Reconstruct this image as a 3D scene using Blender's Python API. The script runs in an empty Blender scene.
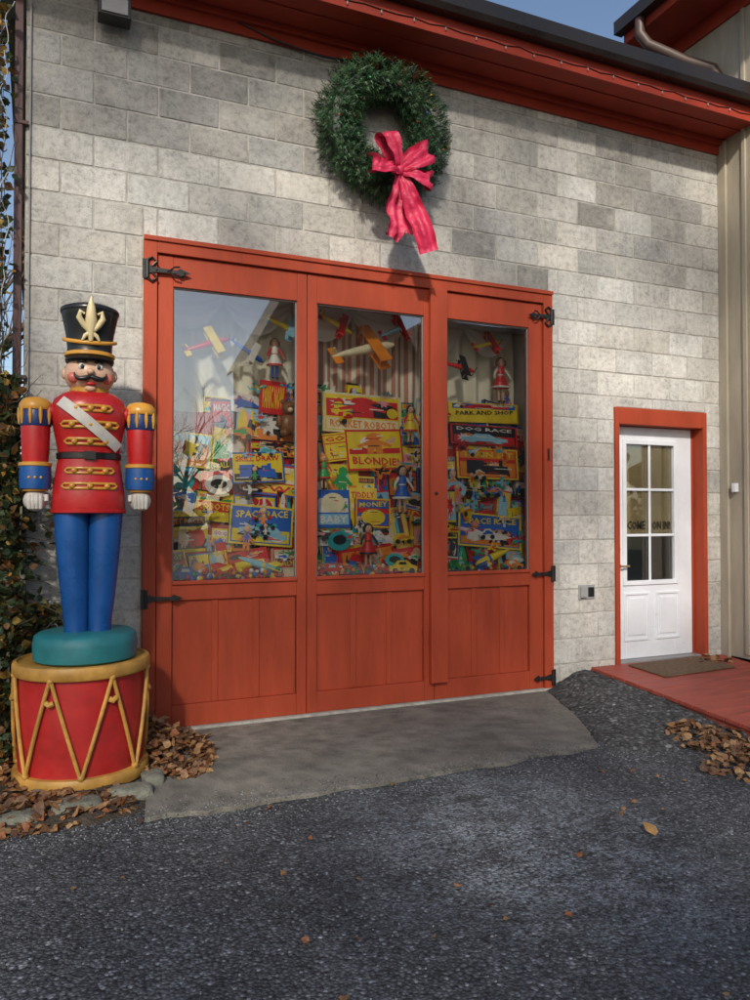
import bpy, math, random
from mathutils import Vector, Matrix, noise as mnoise
R=math.radians
random.seed(11)
sc=bpy.context.scene
COL=sc.collection

# ------------------------------------------------------------------ helpers
class MB:
    def __init__(s): s.v=[];s.f=[];s.m=[];s.t=[]
    def add(s,vs,fs,mat=0,tint=(1,1,1),M=None):
        o=len(s.v)
        for p in vs:
            p=Vector(p)
            if M is not None: p=M@p
            s.v.append(p[:]); s.t.append(tint)
        for f in fs: s.f.append([o+i for i in f]); s.m.append(mat)
    def box(s,x0,x1,y0,y1,z0,z1,mat=0,tint=(1,1,1),M=None):
        vs=[(x0,y0,z0),(x1,y0,z0),(x1,y1,z0),(x0,y1,z0),(x0,y0,z1),(x1,y0,z1),(x1,y1,z1),(x0,y1,z1)]
        fs=[(0,3,2,1),(4,5,6,7),(0,1,5,4),(1,2,6,5),(2,3,7,6),(3,0,4,7)]
        s.add(vs,fs,mat,tint,M)
    def lathe(s,prof,c=(0,0,0),mat=0,n=32,sy=1.0,M=None,tint=(1,1,1),cap=True):
        vs=[];fs=[]
        for r,z in prof:
            for i in range(n):
                a=2*math.pi*i/n
                vs.append((c[0]+r*math.cos(a),c[1]+r*sy*math.sin(a),c[2]+z))
        k=len(prof)
        for j in range(k-1):
            for i in range(n):
                a=j*n+i;b=j*n+(i+1)%n
                fs.append((a,b,b+n,a+n))
        if cap:
            fs.append(tuple(reversed(range(n)))); fs.append(tuple((k-1)*n+i for i in range(n)))
        s.add(vs,fs,mat,tint,M)
    def sph(s,c,r,mat=0,n=20,m=12,M=None,tint=(1,1,1)):
        if not hasattr(r,'__len__'): r=(r,r,r)
        vs=[(c[0],c[1],c[2]-r[2])];fs=[]
        for j in range(1,m):
            ph=-math.pi/2+math.pi*j/m
            for i in range(n):
                a=2*math.pi*i/n
                vs.append((c[0]+r[0]*math.cos(ph)*math.cos(a),c[1]+r[1]*math.cos(ph)*math.sin(a),c[2]+r[2]*math.sin(ph)))
        vs.append((c[0],c[1],c[2]+r[2]));L=len(vs)-1
        for i in range(n):
            fs.append((0,1+(i+1)%n,1+i)); fs.append((L,L-n+i,L-n+(i+1)%n))
        for j in range(m-2):
            for i in range(n):
                a=1+j*n+i;b=1+j*n+(i+1)%n
                fs.append((a,b,b+n,a+n))
        s.add(vs,fs,mat,tint,M)
    def tube(s,pts,rad,mat=0,n=8,M=None,tint=(1,1,1)):
        pts=[Vector(p) for p in pts]
        if not hasattr(rad,'__len__'): rad=[rad]*len(pts)
        vs=[];fs=[];prev=None
        for i,p in enumerate(pts):
            d=(pts[min(i+1,len(pts)-1)]-pts[max(i-1,0)])
            if d.length<1e-9: d=Vector((0,0,1))
            d.normalize()
            if prev is None:
                u=d.orthogonal().normalized()
            else:
                u=prev-d*prev.dot(d)
                if u.length<1e-6: u=d.orthogonal()
                u.normalize()
            prev=u;w=d.cross(u)
            for k in range(n):
                a=2*math.pi*k/n
                vs.append(p+(u*math.cos(a)+w*math.sin(a))*rad[i])
        for j in range(len(pts)-1):
            for k in range(n):
                a=j*n+k;b=j*n+(k+1)%n
                fs.append((a,b,b+n,a+n))
        fs.append(tuple(reversed(range(n))));fs.append(tuple((len(pts)-1)*n+k for k in range(n)))
        s.add(vs,fs,mat,tint,M)
    def poly(s,pts2,y0,y1,mat=0,M=None,tint=(1,1,1)):
        n=len(pts2)
        vs=[(p[0],y0,p[1]) for p in pts2]+[(p[0],y1,p[1]) for p in pts2]
        fs=[tuple(range(n)),tuple(reversed(range(n,2*n)))]
        for i in range(n):
            j=(i+1)%n; fs.append((i,i+n,j+n,j))
        s.add(vs,fs,mat,tint,M)
    def flat(s,pts2,y,mat=0,M=None):
        s.add([(p[0],y,p[1]) for p in pts2],[tuple(range(len(pts2)))],mat,(1,1,1),M)
    def build(s,name,mats,smooth=None,parent=None,bevel=0,loc=None):
        me=bpy.data.meshes.new(name)
        me.from_pydata(s.v,[],s.f)
        for m in mats: me.materials.append(m)
        me.polygons.foreach_set('material_index',s.m)
        ca=me.color_attributes.new('tint','FLOAT_COLOR','POINT')
        buf=[]
        for t in s.t: buf.extend((t[0],t[1],t[2],1.0))
        ca.data.foreach_set('color',buf)
        if smooth is not None:
            me.polygons.foreach_set('use_smooth',[True]*len(me.polygons))
            me.set_sharp_from_angle(angle=R(smooth))
        me.update()
        ob=bpy.data.objects.new(name,me); COL.objects.link(ob)
        if bevel:
            b=ob.modifiers.new('b','BEVEL');b.width=bevel;b.segments=2;b.limit_method='ANGLE';b.angle_limit=R(40)
        if parent: ob.parent=parent
        if loc: ob.location=loc
        return ob
def empty(name):
    e=bpy.data.objects.new(name,None);COL.objects.link(e);return e

# ------------------------------------------------------------------ materials
def nm(name):
    m=bpy.data.materials.new(name);m.use_nodes=True
    nt=m.node_tree;b=nt.nodes['Principled BSDF'];return m,nt,b
def N(nt,t,**k):
    n=nt.nodes.new(t)
    for a,v in k.items(): setattr(n,a,v)
    return n
def noise(nt,co,scale,detail=2,rough=.6):
    n=N(nt,'ShaderNodeTexNoise');n.inputs['Scale'].default_value=scale;n.inputs['Detail'].default_value=detail;n.inputs['Roughness'].default_value=rough
    nt.links.new(co,n.inputs['Vector']);return n.outputs['Fac']
def ramp(nt,fac,stops):
    r=N(nt,'ShaderNodeValToRGB');e=r.color_ramp.elements
    while len(e)<len(stops): e.new(.5)
    for i,(p,c) in enumerate(stops):
        e[i].position=p
        e[i].color=(c,c,c,1) if not hasattr(c,'__len__') else (c[0],c[1],c[2],1)
    nt.links.new(fac,r.inputs['Fac']);return r.outputs['Color']
def mix(nt,fac,a,b,mode='MIX'):
    n=N(nt,'ShaderNodeMix',data_type='RGBA',blend_type=mode)
    for sock,val in ((n.inputs[0],fac),(n.inputs[6],a),(n.inputs[7],b)):
        if isinstance(val,(int,float)): sock.default_value=val
        elif isinstance(val,tuple): sock.default_value=(val[0],val[1],val[2],1)
        else: nt.links.new(val,sock)
    return n.outputs[2]
def bump(nt,b,h,strength,dist=.01,prev=None):
    n=N(nt,'ShaderNodeBump');n.inputs['Strength'].default_value=strength;n.inputs['Distance'].default_value=dist
    nt.links.new(h,n.inputs['Height'])
    if prev: nt.links.new(prev,n.inputs['Normal'])
    nt.links.new(n.outputs['Normal'],b.inputs['Normal']);return n.outputs['Normal']
def coord(nt,scale=None):
    c=N(nt,'ShaderNodeTexCoord').outputs['Object']
    if scale:
        mp=N(nt,'ShaderNodeMapping');mp.inputs['Scale'].default_value=scale
        nt.links.new(c,mp.inputs['Vector']);return mp.outputs['Vector']
    return c
def paint(name,col,rough=.45,var=.25,scale=5,bs=.15,bscale=80,stretch=None,dirt=0.0,dirtcol=(.05,.045,.04),bdist=.003,spec=.5):
    m,nt,b=nm(name);co=coord(nt,stretch)
    n=noise(nt,co,scale,4,.65)
    f=ramp(nt,n,[(.3,1-var),(.7,1+var*.5)])
    c=mix(nt,1.0,tuple(col),f,'MULTIPLY')
    if dirt:
        d=ramp(nt,noise(nt,co,scale*2.3,5,.75),[(.45,0),(.75,dirt)])
        c=mix(nt,d,c,tuple(dirtcol))
    nt.links.new(c,b.inputs['Base Color'])
    rr=ramp(nt,n,[(.3,max(rough-.1,0.02)),(.7,min(rough+.15,1))])
    nt.links.new(rr,b.inputs['Roughness'])
    b.inputs['Specular IOR Level'].default_value=spec
    if bs: bump(nt,b,noise(nt,co,bscale,2),bs,bdist)
    return m
def flatpaint(name,col,rough=.35):
    m,nt,b=nm(name)
    f=ramp(nt,noise(nt,coord(nt),14,1),[(.3,.88),(.7,1.06)])
    nt.links.new(mix(nt,1.0,tuple(col),f,'MULTIPLY'),b.inputs['Base Color']);b.inputs['Roughness'].default_value=rough;return m
RED=paint('barn_red_paint',(.37,.056,.022),.6,.18,2.2,.3,60,(3,3,.5),.28,(.19,.032,.015),spec=.3)
REDT=paint('red_trim_paint',(.32,.038,.019),.6,.25,4,.2,60,spec=.3)
BLACKM=paint('black_iron',(.012,.012,.012),.45,.3,20,.2,90)
GUTTER=paint('dark_gutter_metal',(.022,.016,.014),.3,.2,3,0)
WHITE=paint('white_door_paint',(.74,.77,.82),.35,.06,3,.06,50,dirt=.15,dirtcol=(.4,.38,.34))
BEIGE=paint('beige_siding_paint',(.38,.335,.26),.6,.2,3,.25,50,(2,2,.4),.3,(.2,.17,.13))
ROOFM=paint('asphalt_shingle',(.06,.055,.05),.9,.4,12,.6,90)
GREYM=paint('grey_metal',(.3,.3,.3),.5,.2,10,0)
DARK=paint('dark_interior',(.05,.045,.04),.9,.2,3,0)
SILL=paint('pale_concrete_sill',(.42,.40,.35),.9,.3,10,.4,80,dirt=.4)
def tintmat(name,rough=.6,trans=0,var=0,scale=10):
    m,nt,b=nm(name)
    c=N(nt,'ShaderNodeAttribute',attribute_name='tint').outputs['Color']
    if var:
        f=ramp(nt,noise(nt,coord(nt),scale,2),[(.3,1-var),(.7,1+var)])
        c=mix(nt,1.0,c,f,'MULTIPLY')
    nt.links.new(c,b.inputs['Base Color'])
    b.inputs['Roughness'].default_value=rough
    if trans:
        t=N(nt,'ShaderNodeBsdfTranslucent');nt.links.new(c,t.inputs['Color'])
        mx=N(nt,'ShaderNodeMixShader');mx.inputs[0].default_value=trans
        nt.links.new(b.outputs[0],mx.inputs[1]);nt.links.new(t.outputs[0],mx.inputs[2])
        nt.links.new(mx.outputs[0],nt.nodes['Material Output'].inputs['Surface'])
    return m
LEAF=tintmat('leaf_tinted',.5,.2)
NEEDLE=tintmat('wreath_needles',.5)
DRYLEAF=tintmat('dry_leaf',.6,.1,.3,60)
BARK=paint('bark',(.09,.065,.045),.9,.4,8,0)
def blockmat():
    m,nt,b=nm('concrete_block');co=coord(nt)
    a=N(nt,'ShaderNodeAttribute',attribute_name='tint').outputs['Color']
    big=noise(nt,co,3.0,6,.75)
    f1=ramp(nt,big,[(.25,.62),(.50,1.0),(.75,1.25)])
    mid=noise(nt,co,24,5,.8)
    f2=ramp(nt,mid,[(.30,.62),(.50,1.02),(.7,1.12)])
    c=mix(nt,1.0,a,f1,'MULTIPLY');c=mix(nt,1.0,c,f2,'MULTIPLY')
    pit=noise(nt,co,140,2,.7)
    c=mix(nt,1.0,c,ramp(nt,pit,[(.30,.45),(.40,1.0)]),'MULTIPLY')
    st=ramp(nt,noise(nt,coord(nt,(5,5,.35)),1.6,4,.7),[(.5,0),(.8,.40)])
    c=mix(nt,st,c,(.21,.185,.15))
    ws=ramp(nt,noise(nt,coord(nt,(1,1,1.6)),2.1,5,.8),[(.52,0),(.68,.6)])
    c=mix(nt,ws,c,(.54,.515,.46))
    nt.links.new(c,b.inputs['Base Color']);b.inputs['Roughness'].default_value=.92
    b.inputs['Specular IOR Level'].default_value=.25
    n1=bump(nt,b,pit,.6,.004)
    bump(nt,b,mid,.5,.007,n1)
    return m
BLOCK=blockmat()
MORTAR=paint('mortar',(.46,.44,.40),.95,.4,9,.8,90,dirt=.3,dirtcol=(.17,.16,.14),bdist=.006)
def asphaltmat(name,base,chalk=True,sc_=70,bs=.9):
    m,nt,b=nm(name);co=coord(nt)
    v=N(nt,'ShaderNodeTexVoronoi');v.inputs['Scale'].default_value=sc_;nt.links.new(co,v.inputs['Vector'])
    g=ramp(nt,v.outputs['Color'],[(.0,.45),(.55,.95),(.82,1.6),(.97,3.6)])
    edge=ramp(nt,v.outputs['Distance'],[(.0,1.2),(.75,.45)])
    l=ramp(nt,noise(nt,co,1.3,6,.7),[(.3,.68),(.7,1.4)])
    sp=ramp(nt,noise(nt,co,18,5,.8),[(.3,.55),(.5,1.0),(.7,1.4)])
    c=mix(nt,1.0,tuple(base),g,'MULTIPLY');c=mix(nt,1.0,c,edge,'MULTIPLY');c=mix(nt,1.0,c,l,'MULTIPLY');c=mix(nt,1.0,c,sp,'MULTIPLY')
    if chalk:
        sub=N(nt,'ShaderNodeVectorMath',operation='SUBTRACT');sub.inputs[1].default_value=(1.45,-2.3,0)
        nt.links.new(co,sub.inputs[0])
        sl=N(nt,'ShaderNodeVectorMath',operation='MULTIPLY');sl.inputs[1].default_value=(1.0,.8,0);nt.links.new(sub.outputs[0],sl.inputs[0])
        ln=N(nt,'ShaderNodeVectorMath',operation='LENGTH');nt.links.new(sl.outputs[0],ln.inputs[0])
        fall=ramp(nt,ln.outputs['Value'],[(.25,1),(1.0,0)])
        pn=ramp(nt,noise(nt,co,4.0,7,.85),[(.43,0),(.57,1)])
        fine=ramp(nt,noise(nt,co,50,3,.8),[(.42,0),(.58,1)])
        k=mix(nt,1.0,fall,pn,'MULTIPLY');k=mix(nt,1.0,k,fine,'MULTIPLY')
        c=mix(nt,k,c,(.30,.335,.37))
        d=mix(nt,1.0,ramp(nt,noise(nt,co,2.1,7,.78),[(.54,0),(.68,.45)]),fine,'MULTIPLY')
        c=mix(nt,d,c,(.20,.215,.23))
    nt.links.new(c,b.inputs['Base Color']);b.inputs['Roughness'].default_value=.85;b.inputs['Specular IOR Level'].default_value=.3
    n1=bump(nt,b,v.outputs['Distance'],bs,-.010)
    bump(nt,b,noise(nt,co,24,4,.75),.8,.014,n1)
    return m
ASPH=asphaltmat('coarse_asphalt',(.094,.098,.106),True,75)
ASPH2=asphaltmat('fresh_asphalt',(.085,.086,.088),False,42,1.0)
def concmat():
    m,nt,b=nm('worn_concrete');co=coord(nt)
    c=ramp(nt,noise(nt,co,2.2,7,.78),[(.3,(.10,.095,.08)),(.5,(.17,.16,.135)),(.72,(.25,.235,.20))])
    fn=noise(nt,co,110,3,.8)
    c=mix(nt,1.0,c,ramp(nt,fn,[(.35,.5),(.5,1.05)]),'MULTIPLY')
    c=mix(nt,1.0,c,ramp(nt,noise(nt,co,9,5,.8),[(.32,.65),(.55,1.05)]),'MULTIPLY')
    nt.links.new(c,b.inputs['Base Color']);b.inputs['Roughness'].default_value=.9
    bump(nt,b,fn,.6,.005)
    return m
CONC=concmat()
SOIL=paint('soil',(.055,.042,.03),1,.5,7,1,60,bdist=.02)
GRASS=paint('grass_ground',(.07,.075,.03),1,.5,2,.8,30,bdist=.03)
DECK=paint('red_deck_paint',(.36,.07,.045),.55,.35,5,.35,70,(.6,4,1),.4,(.13,.05,.04))
MAT=paint('doormat_fibre',(.16,.10,.055),1,.5,30,1,200,bdist=.006)
MOSS=paint('mossy_stone',(.2,.2,.16),.95,.5,9,.8,60,dirt=.6,dirtcol=(.05,.07,.025),bdist=.01)
def glassmat(name,mn=.10,k=1.6,tint=(.98,.985,.98)):
    m,nt,b=nm(name);nt.nodes.remove(b)
    tr=N(nt,'ShaderNodeBsdfTransparent');tr.inputs[0].default_value=(*tint,1)
    gl=N(nt,'ShaderNodeBsdfGlossy');gl.inputs['Roughness'].default_value=.0
    co=coord(nt);bm=N(nt,'ShaderNodeBump');bm.inputs['Strength'].default_value=.06;bm.inputs['Distance'].default_value=.01
    nt.links.new(noise(nt,co,1.6,1),bm.inputs['Height']);nt.links.new(bm.outputs[0],gl.inputs['Normal'])
    fr=N(nt,'ShaderNodeFresnel');fr.inputs['IOR'].default_value=1.5
    ma=N(nt,'ShaderNodeMath',operation='MULTIPLY_ADD');ma.inputs[1].default_value=k;ma.inputs[2].default_value=mn
    nt.links.new(fr.outputs[0],ma.inputs[0])
    mx=N(nt,'ShaderNodeMixShader');nt.links.new(ma.outputs[0],mx.inputs[0]);nt.links.new(tr.outputs[0],mx.inputs[1]);nt.links.new(gl.outputs[0],mx.inputs[2])
    nt.links.new(mx.outputs[0],nt.nodes['Material Output'].inputs['Surface'])
    return m
GLASS=glassmat('window_glass',.13,1.4)
GLASS2=glassmat('door_window_glass',.0,.8)

# ------------------------------------------------------------------ ground
mb=MB();mb.add([(-400,-400,-.04),(400,-400,-.04),(400,400,-.04),(-400,400,-.04)],[(0,1,2,3)])
mb.build('ground',[GRASS])
def gridmesh(name,x0,x1,y0,y1,nx,ny,fz,mats):
    mb=MB();vs=[];fs=[]
    for j in range(ny+1):
        for i in range(nx+1):
            x=x0+(x1-x0)*i/nx;y=y0+(y1-y0)*j/ny
            vs.append((x,y,fz(x,y)))
    for j in range(ny):
        for i in range(nx):
            a=j*(nx+1)+i;fs.append((a,a+1,a+nx+2,a+nx+1))
    mb.add(vs,fs);return mb.build(name,mats,smooth=180)
def sm(a,b,x):
    t=max(0,min(1,(x-a)/(b-a)));return t*t*(3-2*t)
def drive(x,y):
    return .006*mnoise.noise(Vector((x*1.3,y*1.3,0)))+.003*mnoise.noise(Vector((x*5,y*5,2)))-.004
gridmesh('asphalt_driveway',-8,14,-13,-.0,220,150,drive,[ASPH])
def ramptop(y): return .165+.06*y
def mound(x,y):
    nz=.08*mnoise.noise(Vector((y*2.5,1,5)))+.03*mnoise.noise(Vector((y*11,x*11,5)))
    xs=3.12+.36*y
    e=sm(xs+nz*(1 if y<-.4 else .3),xs+.5,x)
    f=sm(-1.62+nz+.03*mnoise.noise(Vector((x*9,0,3))),-1.1,y)
    h=.13*sm(-1.6,-.15,y)*e*f
    if x>3.6: h=min(h,ramptop(y)-.045)
    h+=(.012*mnoise.noise(Vector((x*9,y*9,0)))+.006*mnoise.noise(Vector((x*26,y*26,0))))*min(1,e*f*6)
    out=sm(0,.06,e*f)
    return h+.016*out-.03*(1-out)
gridmesh('asphalt_mound',2.3,5.1,-1.8,-.005,190,120,mound,[ASPH2])
def bed(x,y):
    e=sm(-.0,-.25,x+.06*mnoise.noise(Vector((y*4,0,0))))*sm(-1.42,-1.25,y+.08*mnoise.noise(Vector((x*4,3,0))))
    return -.02+e*(.045+.02*mnoise.noise(Vector((x*5,y*5,0))))
gridmesh('garden_soil_bed',-5,.2,-1.6,3.0,120,100,bed,[SOIL])
mb=MB()
base=[(-.12,-1.47),(.6,-1.45),(1.5,-1.42),(2.3,-1.39),(2.62,-1.36),(2.82,-.95),(3.02,-.5),(3.2,-.02),(1.6,-.02),(.05,-.02),(.0,-.4),(-.06,-1.0)]
pts=[]
for i in range(len(base)):
    a=Vector(base[i]);b=Vector(base[(i+1)%len(base)]);k=max(1,int((b-a).length/.04))
    for q in range(k):
        p=a.lerp(b,q/k)
        if p.y<-.1: p=p+Vector((.02*mnoise.noise(Vector((p.x*6,p.y*6,1))),.05*mnoise.noise(Vector((p.x*3,p.y*3,8)))+.025*mnoise.noise(Vector((p.x*15,p.y*12,8)))))
        pts.append((p.x,p.y))
n=len(pts)
mb.add([(x,y,.018) for x,y in pts]+[(x,y,-.05) for x,y in pts],[tuple(range(n))]+[(i,i+n,(i+1)%n+n,(i+1)%n) for i in range(n)])
mb.build('concrete_apron',[CONC],bevel=.005)
mb=MB()
for i in range(5200):
    x=random.uniform(-1.5,5);y=random.uniform(-4.6,-1.3)
    if random.random()<.5: y=-1.44+random.gauss(0,.09); x=random.uniform(-1.0,3.0)
    r=random.uniform(.0015,.005)
    t=random.choice([.06,.1,.15,.24]);M=Matrix.Translation((x,y,(drive(x,y) if y<-1.46 or x<-.12 or x>2.6 else .018)+r*.4))@Matrix.Rotation(random.random()*6,4,'Z')@Matrix.Diagonal((r*random.uniform(.8,1.5),r,r*.7,1))
    mb.sph((0,0,0),1,0,5,3,M,(t,t,t*1.05))
mb.build('loose_gravel',[tintmat('gravel',.9)])

# ------------------------------------------------------------------ garage building
bld=empty('concrete_block_garage')
XL,XR,ZT=-.72,5.19,4.95
CH=.2066
OPS=[(0.0,3.255,-1,3.306),(3.93,4.985,-1,2.39)]
mb=MB();g=.0058
def blk(x0,x1,z0,z1):
    if x1-x0<.03 or z1-z0<.03: return
    cx=(x0+x1)/2;cz=(z0+z1)/2
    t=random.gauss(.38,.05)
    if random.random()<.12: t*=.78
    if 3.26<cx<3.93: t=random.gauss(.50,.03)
    if cx>3.2 and cz<3.6 and cz>2.3: t=random.gauss(.49,.05)  # whitish paint plus a sunlit patch put into the block tone
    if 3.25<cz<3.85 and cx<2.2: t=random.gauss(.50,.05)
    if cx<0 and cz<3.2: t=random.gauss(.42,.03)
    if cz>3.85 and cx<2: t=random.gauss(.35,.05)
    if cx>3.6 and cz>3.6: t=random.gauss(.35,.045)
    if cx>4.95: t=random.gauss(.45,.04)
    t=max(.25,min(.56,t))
    y=random.uniform(-.0015,.0015)
    w=random.uniform(-.02,.02)
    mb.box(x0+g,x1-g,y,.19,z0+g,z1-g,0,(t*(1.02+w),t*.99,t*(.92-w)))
for r in range(24):
    z0=r*CH;z1=z0+CH
    x=-.72-(.2 if r%2 else 0)
    while x<XR:
        x0,x1=max(x,XL),min(x+.4064,XR)
        x+=.4064
        if x1-x0<.02: continue
        segs=[(x0,x1,z0,z1)]
        for (a,b,c,d) in OPS:
            ns=[]
            for (p,q,s,t) in segs:
                if q<=a or p>=b or s>=d: ns.append((p,q,s,t));continue
                if p<a: ns.append((p,a,s,t))
                if q>b: ns.append((b,q,s,t))
                if t>d+.02: ns.append((max(p,a),min(q,b),d,t))
            segs=ns
        for sg in segs: blk(*sg)
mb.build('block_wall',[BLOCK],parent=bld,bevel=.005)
mb=MB()
def wallpieces(m,y0,y1,mat):
    m.box(XL+.002,0,y0,y1,-.1,ZT,mat);m.box(3.255,3.93,y0,y1,-.1,ZT,mat);m.box(4.985,XR,y0,y1,-.1,ZT,mat)
    m.box(0,3.255,y0,y1,3.306,ZT,mat);m.box(3.93,4.985,y0,y1,2.39,ZT,mat)
wallpieces(mb,.005,.2,0)
mb.box(XL,XL+.2,.2,9,-.1,ZT,1);mb.box(XR-.2,XR,.2,9,-.1,ZT,1);mb.box(XL,XR,9,9.2,-.1,ZT,1)
mb.build('wall_core',[MORTAR,CONC],parent=bld)
mb=MB();mb.box(XL+.2,XR-.2,.2,9,-.02,.02);mb.box(XL+.01,XR-.01,.03,9,ZT-.1,ZT-.02)
mb.build('interior_shell',[DARK],parent=bld)
mb=MB()
mb.box(.0,3.25,.11,.60,3.2,3.22);mb.box(-.02,.0,.21,.60,.6,3.2);mb.box(3.256,3.276,.21,.60,.6,3.2)  # white panels added to bounce light onto the display
mb.build('display_bounce_panels',[flatpaint('white_bounce',(.8,.78,.72),.8)],parent=bld)
mb=MB()
mb.add([(-1.1,-.42,5.2),(5.6,-.42,5.2),(5.6,4.6,7.4),(-1.1,4.6,7.4),(-1.1,9.6,5.2),(5.6,9.6,5.2)],[(0,1,2,3),(3,2,5,4)],0)
mb.add([(-1.1,-.42,5.13),(5.6,-.42,5.13),(5.6,4.6,7.33),(-1.1,4.6,7.33),(-1.1,9.6,5.13),(5.6,9.6,5.13)],[(3,2,1,0),(4,5,2,3)],0)
mb.add([(XL,9.1,4.95),(XL,0.1,4.95),(XL,4.6,7.3)],[(0,1,2)],1)
mb.build('roof',[ROOFM,BEIGE],parent=bld)
mb=MB()
mb.box(-1.1,XR,-.025,-.003,4.82,4.945,0)
mb.box(-1.1,XR,-.395,-.002,4.948,4.972,0)
mb.box(-1.1,XR,-.42,-.397,4.93,5.16,0)
mb.box(-1.1,XR,-.06,-.027,4.90,4.946,0)
mb.box(-1.1,XR,-.25,-.235,4.938,4.947,0)
mb.build('eave_trim',[REDT],parent=bld,bevel=.003)
mb=MB()
gp=[(-.425,5.19),(-.425,5.06),(-.50,5.06),(-.52,5.10),(-.535,5.19)]
vs=[]
for x in (-1.12,XR+.55):
    for (y,z) in gp: vs.append((x,y,z))
    for (y,z) in reversed(gp): vs.append((x,y+(.006 if y<-.43 else -.0),z+(.006 if z<5.15 else 0)))
k=len(gp)*2
mb.add(vs,[tuple(reversed(range(k))),tuple(range(k,2*k))]+[(i,(i+1)%k,(i+1)%k+k,i+k) for i in range(k)])
mb.build('gutter',[GUTTER],parent=bld)
mb=MB()
MAROON=paint('maroon_downspout',(.07,.02,.018),.4,.3,5,0)
mb.box(XL-.06,XL-.012,-.03,.04,.05,4.95,0)
for z in (.8,2.3,3.9): mb.box(XL-.065,XL+.02,-.036,-.004,z,z+.025,0)
mb.tube([(XL+.03,-.012,4.7),(XL+.028,-.012,3),(XL+.03,-.012,.4)],.006,1,6)
mb.build('downspout',[MAROON,GREYM],parent=bld,bevel=.006)

# ------------------------------------------------------------------ garage door
gd=empty('garage_door')
mb=MB()
mb.box(.0,.085,-.045,.1,.02,3.306);mb.box(3.17,3.255,-.045,.1,.02,3.306);mb.box(.085,3.17,-.045,.1,3.2,3.306)
mb.box(-.003,3.258,-.058,-.047,3.275,3.307)
Y0=-.022
mb.box(.09,.193,Y0,.05,.035,3.195);mb.box(1.06,1.132,Y0,.05,.035,3.195);mb.box(1.137,1.21,Y0,.05,.035,3.195)
mb.box(2.076,2.16,Y0,.05,.035,3.195);mb.box(2.165,2.267,Y0,.05,.035,3.195);mb.box(3.037,3.165,Y0,.05,.035,3.195)
WX=[(.193,1.06),(1.21,2.076),(2.267,3.037)]
for a,b in WX:
    mb.box(a,b,Y0+.002,.05,2.99,3.195);mb.box(a,b,Y0+.002,.05,.88,1.0);mb.box(a,b,Y0+.002,.05,.035,.18)
    mb.box(a,b,-.034,Y0+.001,.985,1.012)
    w=b-a;k=3;bw=w/k
    for i in range(k):
        mb.box(a+i*bw+.003,a+(i+1)*bw-.003,.004,.04,.18,.88)
        if i: mb.box(a+i*bw-.022,a+i*bw+.022,-.006,.003,.182,.878)
    mb.box(a,b,.041,.05,.18,.88)
mb.box(2.112,2.255,-.07,Y0-.001,.17,3.2)
mb.build('timber_frame',[RED],parent=gd,bevel=.004)
mb=MB()
for a,b in WX: mb.box(a,b,.004,.009,1.0,2.99)
mb.build('window_panes',[GLASS],parent=gd)
mb=MB()
for a,b in WX:
    for q in ((a,a+.009,1.0,2.99),(b-.009,b,1.0,2.99),(a+.009,b-.009,1.0,1.009),(a+.009,b-.009,2.981,2.99)):
        mb.box(q[0],q[1],-.004,.003,q[2],q[3])
mb.build('glazing_bead',[flatpaint('grey_bead',(.2,.19,.18),.5)],parent=gd)
mb=MB();mb.box(.02,3.24,-.06,.1,-.03,.034);mb.build('threshold',[SILL],parent=gd,bevel=.006)
mb=MB()
def hinge(x,z,d,L,orn=False):
    pts=[(0,-.024),(.03,-.024),(.05,-.016),(L*.68,-.010),(L*.76,-.026),(L*.86,-.014),(L,0),(L*.86,.014),(L*.76,.026),(L*.68,.010),(.05,.016),(.03,.024),(0,.024)]
    pts=[(x+d*p[0],z+p[1]) for p in pts]
    if d<0: pts.reverse()
    mb.poly(pts,-.055,-.047)
    mb.tube([(x,-.058,z-.06),(x,-.058,z+.06)],.011)
    mb.box(x-.030 if d>0 else x+.004,x-.004 if d>0 else x+.030,-.058,-.048,z-.065,z+.065)
    for q in (.06,.13,L*.86): mb.sph((x+d*q,-.056,z),.007,0,8,6)
    if orn:
        for s in (-1,1):
            mb.tube([(x+d*.03,-.056,z+s*.02),(x+d*.06,-.056,z+s*.055),(x+d*.03,-.056,z+s*.08),(x+d*.0,-.056,z+s*.06)],.008,0,6)
            mb.tube([(x+d*L*.5,-.056,z),(x+d*L*.62,-.056,z+s*.03),(x+d*L*.75,-.056,z+s*.035)],.006,0,6)
hinge(.02,3.08,1,.28,True);hinge(.02,.90,1,.24);hinge(3.235,3.09,-1,.22,True);hinge(3.235,.97,-1,.2);hinge(3.235,.12,-1,.18)
mb.build('strap_hinges',[BLACKM],parent=gd)
mb=MB();mb.box(3.2,3.215,-.052,-.046,1.9,2.0);mb.sph((2.15,-.08,1.62),.012)
mb.build('latch',[BLACKM],parent=gd)

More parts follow.
